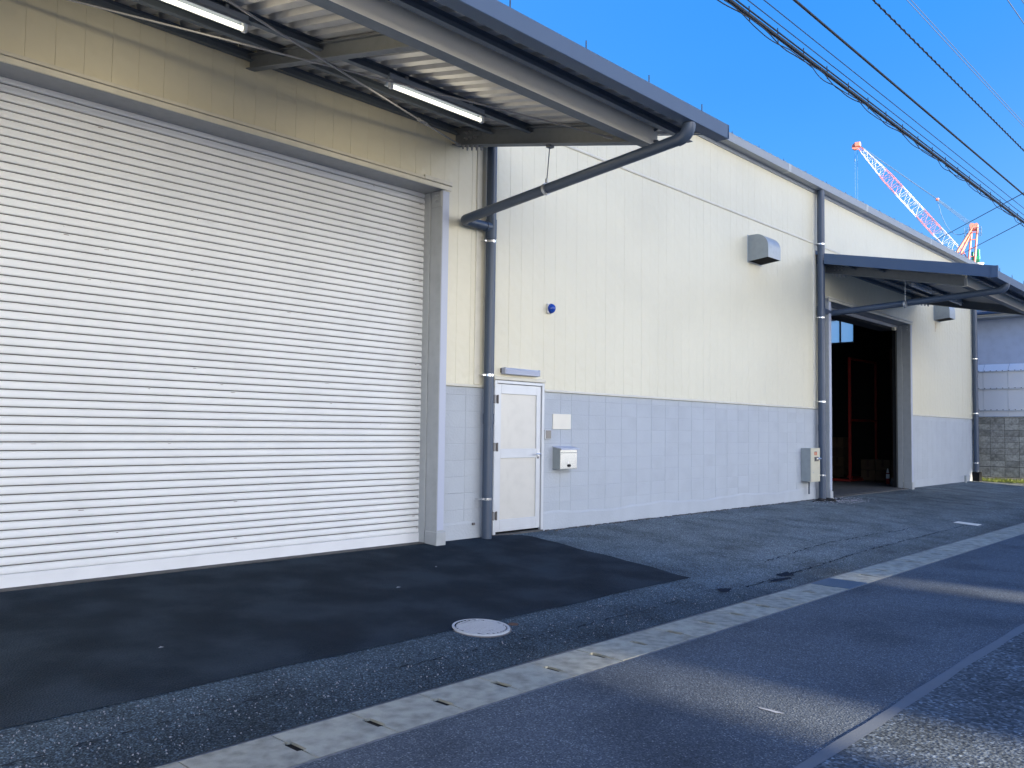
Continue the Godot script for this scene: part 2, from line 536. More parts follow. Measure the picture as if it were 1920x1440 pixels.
func make_ground() -> void:
	struct("ground", bx(V(-600, -0.5, -700), V(900, -0.262, 700)), M.ground, "bare ground running out to the horizon")
	var fc := sheet(-8, 62, 0.0, 3.70, 280, 22, func(x, z): return V(x, gy(x, z), z))
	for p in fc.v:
		# paler and less blue towards the far end, darker along the worn gutter strip
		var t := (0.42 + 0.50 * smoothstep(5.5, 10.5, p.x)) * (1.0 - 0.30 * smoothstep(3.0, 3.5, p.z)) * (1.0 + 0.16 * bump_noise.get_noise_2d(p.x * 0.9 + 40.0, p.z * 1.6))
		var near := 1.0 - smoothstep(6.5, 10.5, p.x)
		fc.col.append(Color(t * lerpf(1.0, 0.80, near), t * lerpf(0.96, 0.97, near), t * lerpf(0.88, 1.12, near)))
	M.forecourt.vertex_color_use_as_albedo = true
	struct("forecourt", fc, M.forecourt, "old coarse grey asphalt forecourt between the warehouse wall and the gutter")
	struct("side_yard", sheet(28.93, 62, -40, 0.0, 40, 40, func(x, z): return V(x, -0.004 + 0.02 * bump_noise.get_noise_2d(x, z), z)), M.ground, "bare earth beside the far end of the warehouse")
	var patch := sheet(-8, 0, 0.0, 1.0, 150, 24, func(x, t):
		var z: float = t * 2.85 + 0.012 * sin(x * 3.1) * t
		var right: float = 8.36 - 0.165 * z + 0.02 * sin(z * 9.0) - 0.35 * exp(-z / 0.10)
		var xx := lerpf(-8.0, right, (x + 8.0) / 8.0)
		var edge := minf(1.0, minf((1.0 - t) * 30.0, (right - xx) * 14.0))
		return V(xx, gy(xx, z) + 0.0045 + 0.006 * clampf(edge, 0.0, 1.0), z))
	struct("asphalt_patch", patch, M.fresh, "smooth fresh black asphalt in front of the big shutter")
	struct("road", bx(V(-60, -0.24, 4.165), V(300, ROAD_Y, 5.82)), M.road, "grey asphalt lane beside the gutter")
	struct("road_far_lane", bx(V(-60, -0.24, 5.865), V(300, ROAD_Y + 0.002, 10.4)), M.road_old, "coarser paler asphalt lane beyond the seam")
	struct("bounce_yard", bx(V(-60, -0.3, 10.4), V(140, ROAD_Y + 0.03, 80.0)), M.yard, "pale concrete yard added across the street to bounce light")  # unseen ground, made pale to throw light up under the canopy
	var sm := sheet(-60, 300, 0.0, 1.0, 900, 1, func(x, t): return V(x, ROAD_Y + 0.004, 5.805 + 0.075 * t + 0.008 * sin(x * 1.7) + 0.006 * sin(x * 5.3 + t * 2.0)))
	struct("road_seam", sm, M.seam, "pale sealed seam along the road between two asphalts")
	# gutter with its concrete covers
	var g := Node3D.new()
	g.name = "roadside_gutter"
	add_child(g, true)
	tag(g, "roadside drain covered with short concrete slabs along the road", "", "", "structure")
	obj("mortar_edge", bx(V(-60, -0.30, 3.672), V(300, ROAD_Y - 0.004, 3.722)), M.mortar, g)
	obj("mortar_edge", bx(V(-60, -0.30, 4.138), V(300, ROAD_Y - 0.003, 4.17)), M.mortar, g)
	obj("channel", bx(V(-60, -0.55, 3.722), V(300, -0.46, 4.138)), M.black, g)
	# a cover: slab with a notch for the hand hole in the middle of each short side
	var poly := PackedVector2Array([Vector2(0.003, 0), Vector2(0.497, 0), Vector2(0.497, 0.135), Vector2(0.474, 0.138), Vector2(0.474, 0.277), Vector2(0.497, 0.28), Vector2(0.497, 0.412), Vector2(0.003, 0.412), Vector2(0.003, 0.28), Vector2(0.026, 0.277), Vector2(0.026, 0.138), Vector2(0.003, 0.135)])
	var cm := MB.new()
	cm.extrude(poly, Vector3.ZERO, Vector3.RIGHT, Vector3.BACK, V(0, 0.08, 0))
	var cover := cm.mesh()
	var dm := MB.new()
	dm.box(V(-0.035, -0.05, 0.12), V(0.04, 0.014, 0.295))
	var dirt_shade := dm.mesh()  # black insert: soil fill with the shade of the hand hole painted in
	for i in range(-7, 95):
		var x := 2.432 - 0.0 + (i) * 0.4915
		if i == 13:
			var gr := obj("drain_grate", bx(V(x, ROAD_Y - 0.08, 3.725), V(x + 0.485, ROAD_Y - 0.06, 4.135)), M.black, g)
			tag(gr, "blue grey steel bar grate among the concrete gutter covers", "")
			for k in 12:
				obj("grate_bar", bx(V(x + 0.01 + k * 0.04, ROAD_Y - 0.05, 3.728), V(x + 0.026 + k * 0.04, ROAD_Y + 0.002, 4.132)), M.grate, gr)
			for k in 4:
				obj("cross_bar", bx(V(x + 0.004, ROAD_Y - 0.045, 3.73 + k * 0.128), V(x + 0.482, ROAD_Y - 0.002, 3.745 + k * 0.128)), M.grate, gr)
			continue
		var o := put("gutter_cover", cover, M.cover if rng.randf() < 0.6 else M.cover_b, V(x, ROAD_Y - 0.081 + rng.randf_range(-0.002, 0.002), 3.722 + rng.randf_range(-0.003, 0.003)), g)
		o.scale.x = 0.975
		put("slot_dirt_shade", dirt_shade, M.black, V(x + 0.4825, ROAD_Y - 0.030, 3.722), g)
	# cracks and potholes
	struct("pavement_crack", crack([[9.28, 1.9], [9.30, 2.35], [9.42, 2.72]], 0.016, 0.005, 1), M.tar, "short dark crack across the forecourt beside the fresh asphalt")
	struct("pavement_crack", crack([[9.45, 2.86], [10.2, 2.78], [11.0, 2.70], [11.8, 2.66], [12.6, 2.70], [13.4, 2.72], [14.3, 2.80], [15.2, 2.72]], 0.016, 0.005, 2), M.tar, "long dark crack running along the forecourt")
	struct("pavement_crack", crack([[8.0, 3.42], [9.0, 3.36], [10.5, 3.30], [12.0, 3.24], [14.0, 3.22], [17.0, 3.20]], 0.02, 0.005, 3), M.tar, "dark ragged crack beside the gutter edge")
	struct("pavement_crack", crack([[1.2, 3.3], [2.6, 3.24], [4.2, 3.3], [5.6, 3.36], [7.0, 3.34]], 0.012, 0.005, 4), M.tar, "thin crack along the coarse strip below the fresh asphalt")
	struct("pothole", blot(7.68, 3.36, 0.13, 0.07, 0.006, 11), M.tar, "small dark pothole near the corner of the fresh asphalt")
	struct("pothole", blot(9.02, 3.36, 0.22, 0.09, 0.006, 12), M.tar, "larger dark pothole near the steel grate")
	struct("pothole", blot(8.7, 3.45, 0.30, 0.05, 0.006, 13, 0.1), M.tar, "long dark worn streak beside the gutter covers")
	struct("paint_scuff", blot(4.62, 5.35, 0.02, 0.09, 0.0, 15), M.paint_mark, "short white scuff on the near road lane").position.y = ROAD_Y + 0.004 - gy(4.62, 5.35)
	# loose grit as one stuff object
	var mm := MultiMesh.new()
	mm.transform_format = MultiMesh.TRANSFORM_3D
	var st := MB.new()
	st.box(V(-0.5, -0.3, -0.4), V(0.5, 0.3, 0.4), 0.22)
	mm.mesh = st.mesh()
	var tr := []
	for i in 1500:
		var x := rng.randf_range(0.0, 1.0)
		x = 1.0 + 24.0 * x * x
		var z := rng.randf_range(2.9, 3.66) if rng.randf() < 0.75 or x < 8.5 else rng.randf_range(0.1, 3.6)
		var s := rng.randf_range(0.004, 0.011)
		tr.append(Transform3D(Basis.from_euler(V(rng.randf() * 6.0, rng.randf() * 6.0, rng.randf() * 6.0)).scaled(V(s, s, s)), V(x, gy(x, z) + s * 0.3, z)))
	mm.instance_count = tr.size()
	for i in tr.size(): mm.set_instance_transform(i, tr[i])
	var mi := MultiMeshInstance3D.new()
	mi.name = "loose_grit"
	mi.multimesh = mm
	mi.material_override = M.chip
	add_child(mi, true)
	tag(mi, "pale stone grit loose on the coarse asphalt", "grit", "", "stuff")


# ------------------------------------------------------------------ shared profiles
func arc_path(a: Vector3, corner: Vector3, b: Vector3, r: float, k := 6) -> Array:
	# from a straight run towards corner, bend with radius-like cut r, on towards b
	var p0 := corner + (a - corner).normalized() * r
	var p1 := corner + (b - corner).normalized() * r
	var out := []
	for i in k + 1:
		var t := float(i) / k
		out.append(p0.lerp(corner, t).lerp(corner.lerp(p1, t), t))
	return out

func h_beam(m: MB, o: Vector3, d: Vector3, w: float, h: float, tf: float, tw: float) -> void:
	# o is the middle of the bottom, d the run; the web stands upright
	var s := d.normalized().cross(Vector3.UP).normalized()
	var hw := w / 2.0
	var t2 := tw / 2.0
	m.extrude(PackedVector2Array([Vector2(-hw, 0), Vector2(hw, 0), Vector2(hw, tf), Vector2(t2, tf), Vector2(t2, h - tf), Vector2(hw, h - tf), Vector2(hw, h), Vector2(-hw, h), Vector2(-hw, h - tf), Vector2(-t2, h - tf), Vector2(-t2, tf), Vector2(-hw, tf)]), o, s, Vector3.UP, d)

func c_channel(m: MB, a: Vector3, d: Vector3, back: Vector3, w: float, h: float, t: float) -> void:
	# a is the bottom outer corner of the web, back points from the web to the flange tips
	m.extrude(PackedVector2Array([Vector2(0, 0), Vector2(w, 0), Vector2(w, t), Vector2(t, t), Vector2(t, h - t), Vector2(w, h - t), Vector2(w, h), Vector2(0, h)]), a, back, Vector3.UP, d)

# folded-plate roof deck from x0 to x1: ribs run down the slope from (y0, z0) to (y1, z1)
func fold_deck(x0: float, x1: float, y0: float, z0: float, y1: float, z1: float, pitch: float, h: float) -> MB:
	var prof := PackedVector2Array()
	var x := x0
	while x < x1 - 0.001:
		for e in [[0.0, 0.0], [0.26, 0.0], [0.40, 1.0], [0.66, 1.0], [0.80, 0.0]]:
			prof.append(Vector2(minf(x + e[0] * pitch, x1), e[1] * h))
		x += pitch
	prof.append(Vector2(x1, 0))
	var low := PackedVector2Array()
	for i in range(prof.size() - 1, -1, -1):
		low.append(prof[i] + Vector2(0, -0.004))
	var m := MB.new()
	var d := V(0, y1 - y0, z1 - z0)
	var up := V(0, d.z, -d.y).normalized()
	for i in prof.size() - 1:
		for e in [0.0, -0.004]:
			var a: Vector3 = V(prof[i].x, y0, z0) + up * (prof[i].y + e)
			var b: Vector3 = V(prof[i + 1].x, y0, z0) + up * (prof[i + 1].y + e)
			var nn: Vector3 = (b - a).cross(d).normalized()
			if nn.dot(up) < 0.0: nn = -nn
			if e < 0.0: nn = -nn
			m.quad(a, b, b + d, a + d, nn)
		for q in [[V(0, y0, z0), -1.0], [V(0, y1, z1), 1.0]]:
			var a: Vector3 = q[0] + V(prof[i].x, 0, 0) + up * prof[i].y
			var b: Vector3 = q[0] + V(prof[i + 1].x, 0, 0) + up * prof[i + 1].y
			m.quad(a, b, b - up * 0.004, a - up * 0.004, d.normalized() * q[1])
	return m

func bolt_mesh() -> Mesh:
	if not shared.has("bolt"):
		var m := MB.new()
		m.tube(PackedVector3Array([Vector3.ZERO, V(0, -0.014, 0)]), 0.017, 6)
		m.tube(PackedVector3Array([V(0, -0.014, 0), V(0, -0.045, 0)]), 0.010, 6)
		shared.bolt = m.mesh()
	return shared.bolt


# ------------------------------------------------------------------ the warehouse
var house: Node3D

func panel_mesh(h: float) -> Mesh:
	var key := "panel%.3f" % h
	if not shared.has(key):
		var m := MB.new()
		var w := 0.2325
		m.extrude(PackedVector2Array([Vector2(0.0005, -0.006), Vector2(0.0005, 0.0055), Vector2(0.0022, 0.008), Vector2(w - 0.0025, 0.008), Vector2(w - 0.0007, 0.006), Vector2(w - 0.0007, -0.006)]), Vector3.ZERO, Vector3.RIGHT, Vector3.BACK, V(0, h, 0))
		shared[key] = m.mesh()
	return shared[key]

func block_mesh(w: float, h: float) -> Mesh:
	var key := "block%.3f_%.3f" % [w, h]
	if not shared.has(key):
		var m := MB.new()
		m.box(V(0.0018, 0.0018, -0.03), V(w - 0.0018, h - 0.0018, 0.0), 0.0025)
		shared[key] = m.mesh()
	return shared[key]

func make_walls() -> void:
	house = thing("warehouse", "long cream metal sided warehouse with grey block base and grey eave", "warehouse", V(12, 0, -9))
	# front wall behind the cladding, with its openings
	var wall := MB.new()
	for r in [[-6.0, 0.6, -0.3, 6.45], [0.6, 6.74, 4.19, 6.45], [6.74, 7.86, -0.3, 6.45], [7.86, 8.74, 1.97, 6.45], [8.74, 17.9, -0.3, 6.45], [17.9, 22.85, 4.19, 6.45], [22.85, 28.87, -0.3, 6.45]]:
		wall.box(V(r[0], r[2], -0.2), V(r[1], r[3], -0.012))
	var front := obj("front_wall", wall, M.back, house)
	# siding boards: below and above the horizontal flashing at 5.38 m
	var x := 2.26 - 0.2325 * 35
	while x < 28.75:
		var mid := x + 0.116
		var y0 := 1.905
		if mid > 0.3 and mid < 6.95: y0 = 4.25
		if mid > 7.80 and mid < 8.80: y0 = 2.03
		if mid > 17.78 and mid < 22.98: y0 = 4.25
		put("siding_panel", panel_mesh(5.36 - y0), M.siding if rng.randf() < 0.5 else M.siding_b, V(x, y0, rng.randf_range(-0.001, 0.001)), front)
		if x > 6.5:
			put("siding_panel", panel_mesh(1.06), M.siding if rng.randf() < 0.5 else M.siding_b, V(x, 5.40, rng.randf_range(-0.001, 0.001)), front)
		else:
			put("siding_panel", panel_mesh(1.06), M.siding, V(x, 5.40, 0), front).visible = true
		x += 0.2325
	# flashings
	var fl := PackedVector2Array([Vector2(-0.02, 0.0), Vector2(0.022, 0.0), Vector2(0.026, 0.006), Vector2(0.018, 0.03), Vector2(0.012, 0.035), Vector2(-0.02, 0.035)])
	for r in [[-6.0, 0.3], [6.86, 7.80], [8.80, 17.77], [22.99, 28.86]]:
		var strips := MB.new()
		strips.extrude(fl, V(r[0], 1.873, 0), Vector3.BACK, Vector3.UP, V(r[1] - r[0], 0, 0))
		obj("base_flashing", strips, M.trim, front)
	var mid_strip := MB.new()
	mid_strip.extrude(PackedVector2Array([Vector2(-0.01, 0), Vector2(0.014, 0), Vector2(0.024, 0.01), Vector2(0.024, 0.03), Vector2(0.012, 0.046), Vector2(-0.01, 0.046)]), V(-6, 5.357, 0), Vector3.BACK, Vector3.UP, V(34.87, 0, 0))
	obj("middle_flashing", mid_strip, M.trim, front)
	for xc in [7.50, 17.44, 28.80]:
		obj("joint_flashing", bx(V(xc - 0.05, 1.908, -0.01), V(xc + 0.05, 6.44, 0.022), 0.008), M.trim, front)
	obj("corner_flashing", bx(V(28.85, -0.05, -0.21), V(28.90, 6.46, 0.03), 0.006), M.trim, front)

	# block base
	var dado_l := obj("block_base", bx(V(6.8, -0.3, -0.19), V(7.81, 1.87, -0.004)), M.dado_joint, house)
	var dado := obj("block_base", bx(V(8.785, -0.3, -0.19), V(17.92, 1.87, -0.004)), M.dado_joint, house)
	var X0 := 9.797
	var cols := [[6.92, 7.332], [7.332, 7.731], [7.731, 7.80], [8.79, 9.16], [9.16, 9.398]]
	var xx := 9.398
	while xx < 17.7:
		cols.append([xx, minf(xx + 0.399, 17.90)])
		xx += 0.399
	for c in cols:
		for r in 9:
			var y1 := 1.8715 if r == 0 else 1.77 - 0.2 * (r - 1)
			var y0 := 1.77 - 0.2 * r
			put("concrete_block", block_mesh(c[1] - c[0], y1 - y0), M.dado if rng.randf() < 0.6 else M.dado_b, V(c[0], y0, rng.randf_range(-0.0012, 0.001)), dado if c[0] > 8.0 else dado_l)
	for r in [[6.86, 7.80], [8.79, 17.9]]:
		var plinth := MB.new()
		var k := int((r[1] - r[0]) / 0.2)
		for i in k:
			var a := lerpf(r[0], r[1], float(i) / k)
			var b := lerpf(r[0], r[1], float(i + 1) / k)
			var ta := 0.235 + 0.02 * sin(a * 2.3) + 0.01 * sin(a * 7.1)
			var tb := 0.235 + 0.02 * sin(b * 2.3) + 0.01 * sin(b * 7.1)
			plinth.quad(V(a, -0.2, 0.008), V(b, -0.2, 0.008), V(b, tb - 0.03, 0.007), V(a, ta - 0.03, 0.007), Vector3.BACK)
			plinth.quad(V(a, ta - 0.03, 0.007), V(b, tb - 0.03, 0.007), V(b, tb, 0.0), V(a, ta, 0.0), V(0, 0.25, 1).normalized())
		obj("rendered_plinth", plinth, M.dado, dado if r[0] > 8.0 else dado_l)
	# the far stretch, where the joints are under thick paint
	var far := obj("painted_base", bx(V(22.86, -0.3, -0.19), V(28.865, 1.87, -0.001)), M.dado, house)
	var cs := MB.new()
	xx = 23.0
	while xx < 28.8:
		for r in 8:
			cs.box(V(xx + 0.002, 1.77 - 0.2 * (r + 1) + 0.002, -0.02), V(minf(xx + 0.397, 28.86), 1.77 - 0.2 * r - 0.002, 0.003), 0.003)
		xx += 0.399
	tag(obj("painted_block", cs, M.dado_b, far), "", "", "", "stuff")
	obj("rendered_plinth", bx(V(22.87, -0.2, -0.01), V(28.862, 0.19, 0.008), 0.004), M.dado, far)
	var left_base := obj("painted_base", bx(V(-6, -0.3, -0.19), V(0.45, 1.87, 0.0)), M.dado, house)
	left_base.set_meta("kind", "structure")

	# the other walls, floor, ceiling and roof
	obj("side_wall", bx(V(-6.2, -0.3, -18), V(-6.0, 6.45, 0)), M.back, house)
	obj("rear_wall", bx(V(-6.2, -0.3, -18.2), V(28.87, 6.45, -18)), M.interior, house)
	var endw := MB.new()
	for r in [[-18.0, -4.95, -0.3, 6.45], [-4.95, -3.53, -0.3, 4.42], [-4.95, -3.53, 5.27, 6.45], [-3.53, -0.2, -0.3, 6.45]]:
		endw.box(V(28.67, r[2], r[0]), V(28.85, r[3], r[1]))
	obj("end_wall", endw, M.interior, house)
	var win := obj("end_window", bx(V(28.70, 4.42, -4.95), V(28.76, 4.47, -3.53)), M.alu, house)
	obj("window_frame", bx(V(28.70, 5.22, -4.95), V(28.76, 5.27, -3.53)), M.alu, win)
	for z in [-4.95, -4.04, -3.575]:
		obj("window_bar", bx(V(28.70, 4.47, z), V(28.76, 5.22, z + 0.045)), M.interior, win)
	obj("pane", bx(V(28.727, 4.47, -4.905), V(28.733, 5.22, -4.04)), M.glass, win)
	obj("pane", bx(V(28.727, 4.47, -3.995), V(28.733, 5.22, -3.575)), M.glass, win)
	obj("floor_slab", bx(V(-6, -0.3, -18), V(28.67, 0.018, -0.02)), M.slab, house)
	obj("sill", bx(V(17.92, -0.2, -0.02), V(22.84, 0.012, 0.10)), M.slab, house)
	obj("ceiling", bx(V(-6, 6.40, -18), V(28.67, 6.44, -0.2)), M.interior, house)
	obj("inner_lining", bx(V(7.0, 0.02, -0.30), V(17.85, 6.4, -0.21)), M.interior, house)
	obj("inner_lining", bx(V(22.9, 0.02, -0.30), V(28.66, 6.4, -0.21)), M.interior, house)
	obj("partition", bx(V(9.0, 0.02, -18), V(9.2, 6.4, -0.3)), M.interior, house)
	var roof := obj("roof_deck", fold_deck(-6.3, 29.15, 7.585, -18.4, 6.64, 0.17, 0.3, 0.07), M.eave, house)
	obj("roof_end", bx(V(28.88, 6.40, -18.3), V(29.12, 6.60, 0.2)), M.eave, roof)
	# main gutter along the eave, in lengths with sleeves
	var ev := obj("eave_gutter", MB.new(), M.eave, house)
	var ends := [-6.4, 3.9, 11.9, 15.89, 19.9, 24.45, 29.2]
	for i in ends.size() - 1:
		var gm := MB.new()
		gm.extrude(PackedVector2Array([Vector2(0.02, 0.0), Vector2(0.20, 0.0), Vector2(0.205, 0.004), Vector2(0.215, 0.15), Vector2(0.205, 0.155), Vector2(0.02, 0.13)]), V(ends[i], 6.52, 0), Vector3.BACK, Vector3.UP, V(ends[i + 1] - ends[i], 0, 0))
		obj("gutter_length", gm, M.eave, ev)
		if i > 0:
			var sl := MB.new()
			sl.extrude(PackedVector2Array([Vector2(0.01, -0.004), Vector2(0.203, -0.004), Vector2(0.209, 0.0), Vector2(0.219, 0.152), Vector2(0.209, 0.158), Vector2(0.01, 0.134)]), V(ends[i] - 0.06, 6.52, 0), Vector3.BACK, Vector3.UP, V(0.12, 0, 0))
			obj("gutter_sleeve", sl, M.hood_lit, ev)
	obj("eave_board", bx(V(-6.3, 6.455, -0.05), V(29.1, 6.64, 0.03)), M.eave, ev)
	for i in 20:
		var rx := 9.6 + i * 1.02
		obj("roof_stud", bar_mb(V(rx, 6.60, 0.16), V(rx, 6.75, 0.16), 0.006), M.pipe, roof)

func bar_mb(a: Vector3, b: Vector3, r: float, seg := 6) -> MB:
	var m := MB.new()
	m.bar(a, b, r, seg)
	return m

# shutter opening from x0 to x1: frame columns, header and (if shut) slats
func make_shutter(x0: float, x1: float, shut: bool, label: String) -> void:
	var s: Node3D = Node3D.new()
	s.name = "roller_shutter"
	house.add_child(s, true)
	s.position = V(x0, 0, 0) - house.position
	s.set_meta("label", label)
	# header: a box girt with cream flashings
	var hd := MB.new()
	hd.box(V(x0 - 0.12, 4.18, -0.135), V(x1 + 0.03, 4.235, 0.172))
	obj("header_soffit", hd, M.soffit, s)
	obj("header_trim", bx(V(x0 - 0.14, 4.182, 0.173), V(x1 + 0.13, 4.236, 0.190), 0.004), M.trim, s)
	var cap := MB.new()
	cap.extrude(PackedVector2Array([Vector2(-0.005, 0.0), Vector2(0.19, 0.0), Vector2(0.195, 0.004), Vector2(0.19, 0.034), Vector2(0.03, 0.06), Vector2(-0.005, 0.062)]), V(x0 - 0.15, 4.241, 0), Vector3.BACK, Vector3.UP, V(x1 - x0 + 0.29, 0, 0))
	obj("header_cap", cap, M.trim, s)
	if shut:
		obj("header_cap_end", bx(V(x1 - 0.30, 4.243, 0.15), V(x1 + 0.135, 4.292, 0.20), 0.004), M.trim, s)
	for e in [[x0, -1.0], [x1, 1.0]]:
		var xj: float = e[0]
		var d: float = e[1]
		obj("column", bx(V(xj, -0.1, -0.03), V(xj + d * 0.115, 4.178, 0.17), 0.006), M.jamb, s)
		obj("column_face", bx(V(xj + d * 0.004, 0.17, 0.168), V(xj + d * 0.108, 4.17, 0.178), 0.004), M.bluegrey, s)
		obj("guide_rail", bx(V(xj - d * 0.012, -0.1, -0.16), V(xj + d * 0.10, 4.178, -0.034), 0.004), M.jamb, s)
		obj("base_shoe", bx(V(xj - d * 0.014, -0.15, -0.02), V(xj + d * 0.135, 0.155, 0.192), 0.006), M.jamb, s)
		obj("gusset", bx(V(xj - d * 0.006, 3.98, -0.02), V(xj + d * 0.02, 4.176, 0.16), 0.004), M.jamb, s)
		for k in 2:
			put("bolt", bolt_mesh(), M.galv, V(xj - d * 0.008, 4.05 + 0.07 * k, 0.10), s).rotation.z = -d * PI / 2
	if shut:
		var pitch := 0.0715
		var prof := PackedVector2Array([Vector2(-0.018, 0.0), Vector2(0.002, 0.001), Vector2(0.0055, 0.006), Vector2(0.0068, 0.018), Vector2(0.0066, 0.030), Vector2(0.0045, 0.041), Vector2(0.0008, 0.0515), Vector2(0.0012, 0.054), Vector2(0.0034, 0.0565), Vector2(0.0034, 0.0598), Vector2(0.0010, 0.0622), Vector2(-0.018, 0.0628), Vector2(-0.018, 0.0715)])
		var sm := MB.new()
		sm.extrude(prof, Vector3.ZERO, Vector3.BACK, Vector3.UP, V(x1 - x0 + 0.02, 0, 0), 0.8)
		var slat := sm.mesh()
		obj("bottom_bar", bx(V(x0 - 0.01, 0.008, -0.155), V(x1 + 0.01, 0.125, -0.122), 0.006), M.slat_bar, s)
		obj("bottom_seal", bx(V(x0, -0.02, -0.15), V(x1, 0.010, -0.13)), M.black, s)
		var y := 0.127
		while y < 4.22:
			put("slat", slat, M.slat, V(x0 - 0.01, y, -0.138 + rng.randf_range(-0.0006, 0.0006)), s)
			y += pitch
		var hs := MB.new()  # dark strips paint grime and shade into the slat grooves
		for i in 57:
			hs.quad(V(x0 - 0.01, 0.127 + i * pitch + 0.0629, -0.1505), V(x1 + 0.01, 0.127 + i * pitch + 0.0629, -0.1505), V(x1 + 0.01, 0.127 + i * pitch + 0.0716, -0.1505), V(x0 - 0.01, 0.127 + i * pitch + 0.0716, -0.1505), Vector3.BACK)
		tag(obj("groove_dirt_shade", hs, M.slat_dirt_shade, s), "", "", "", "stuff")
		var rs := MB.new()
		for i in 70:
			var px := rng.randf_range(x0 + 0.1, x1 - 0.02) if i > 24 else x1 - absf(rng.randfn(0.0, 0.05)) - 0.01
			var py := 0.127 + pitch * rng.randi_range(0, 55) + 0.050
			var w := rng.randf_range(0.003, 0.022)
			rs.box(V(px - w, py, -0.140), V(px + w, py + rng.randf_range(0.002, 0.005), -0.1325))
		tag(obj("rust_speck", rs, M.rust_dark, s), "", "", "", "stuff")
		obj("shutter_back", bx(V(x0, 0.0, -0.19), V(x1, 4.3, -0.16)), M.black, s)
	else:
		obj("curtain_roll", bx(V(x0 - 0.05, 4.05, -0.62), V(x1 + 0.05, 4.6, -0.14), 0.05), M.interior, s)
		obj("bottom_bar", bx(V(x0, 4.09, -0.150), V(x1, 4.17, -0.125), 0.005), M.soffit, s)
		obj("door_sensor", bx(V(x1 - 0.42, 4.02, -0.14), V(x1 - 0.28, 4.09, -0.07), 0.008), M.box, s)


func make_door() -> void:
	var d := Node3D.new()
	d.name = "side_door"
	house.add_child(d, true)
	d.position = V(8.3, 0, 0) - house.position
	d.set_meta("label", "pale aluminium side door with two panels and lever handle")
	var fr := MB.new()
	fr.box(V(7.815, 0.02, -0.06), V(7.862, 1.985, 0.032), 0.004)
	fr.box(V(8.735, 0.02, -0.06), V(8.782, 1.985, 0.032), 0.004)
	fr.box(V(7.862, 1.945, -0.06), V(8.735, 1.985, 0.032), 0.004)
	obj("door_frame", fr, M.alu, d)
	obj("head_flashing", bx(V(7.80, 1.99, -0.02), V(8.80, 2.035, 0.04), 0.006), M.trim, d)
	obj("threshold", bx(V(7.80, -0.05, -0.06), V(8.79, 0.022, 0.028), 0.004), M.slab, d)
	var leaf := MB.new()
	var a := 7.868
	var b := 8.729
	leaf.box(V(a, 0.05, -0.03), V(a + 0.085, 1.94, 0.012), 0.003)
	leaf.box(V(b - 0.085, 0.05, -0.03), V(b, 1.94, 0.012), 0.003)
	leaf.box(V(a + 0.085, 1.815, -0.03), V(b - 0.085, 1.94, 0.0115), 0.003)
	leaf.box(V(a + 0.085, 0.05, -0.03), V(b - 0.085, 0.20, 0.0115), 0.003)
	leaf.box(V(a + 0.085, 0.985, -0.03), V(b - 0.085, 1.105, 0.0115), 0.003)
	obj("door_leaf", leaf, M.alu, d)
	obj("upper_panel", bx(V(a + 0.083, 1.103, -0.02), V(b - 0.083, 1.817, -0.004)), M.door_panel, d)
	obj("lower_panel", bx(V(a + 0.083, 0.198, -0.02), V(b - 0.083, 0.987, -0.004)), M.door_panel, d)
	obj("gap_seal", bx(V(7.862, 0.026, -0.05), V(8.735, 0.048, -0.012)), M.black, d)
	var hx := b - 0.05
	var hm := MB.new()
	hm.tube(PackedVector3Array([V(hx, 1.035, 0.012), V(hx, 1.035, 0.022)]), 0.03, 16)
	var hp := obj("door_handle", hm, M.chrome, d)
	obj("lever", bar_mb(V(hx, 1.035, 0.02), V(hx, 1.035, 0.065), 0.010, 10), M.chrome, hp)
	obj("lever", bar_mb(V(hx + 0.01, 1.035, 0.062), V(hx - 0.10, 1.03, 0.066), 0.010, 10), M.chrome, hp)
	obj("lock_cylinder", bar_mb(V(hx, 0.985, 0.012), V(hx, 0.985, 0.020), 0.014, 12), M.hinge, hp)
	for y in [1.74, 1.13, 0.26]:
		var hg := MB.new()
		hg.bar(V(7.865, y - 0.055, 0.040), V(7.865, y + 0.055, 0.040), 0.011, 8)
		hg.box(V(7.835, y - 0.05, 0.028), V(7.86, y + 0.05, 0.036))
		hg.box(V(7.790, y - 0.055, 0.028), V(7.818, y + 0.055, 0.040))
		obj("hinge", hg, M.hinge, d)


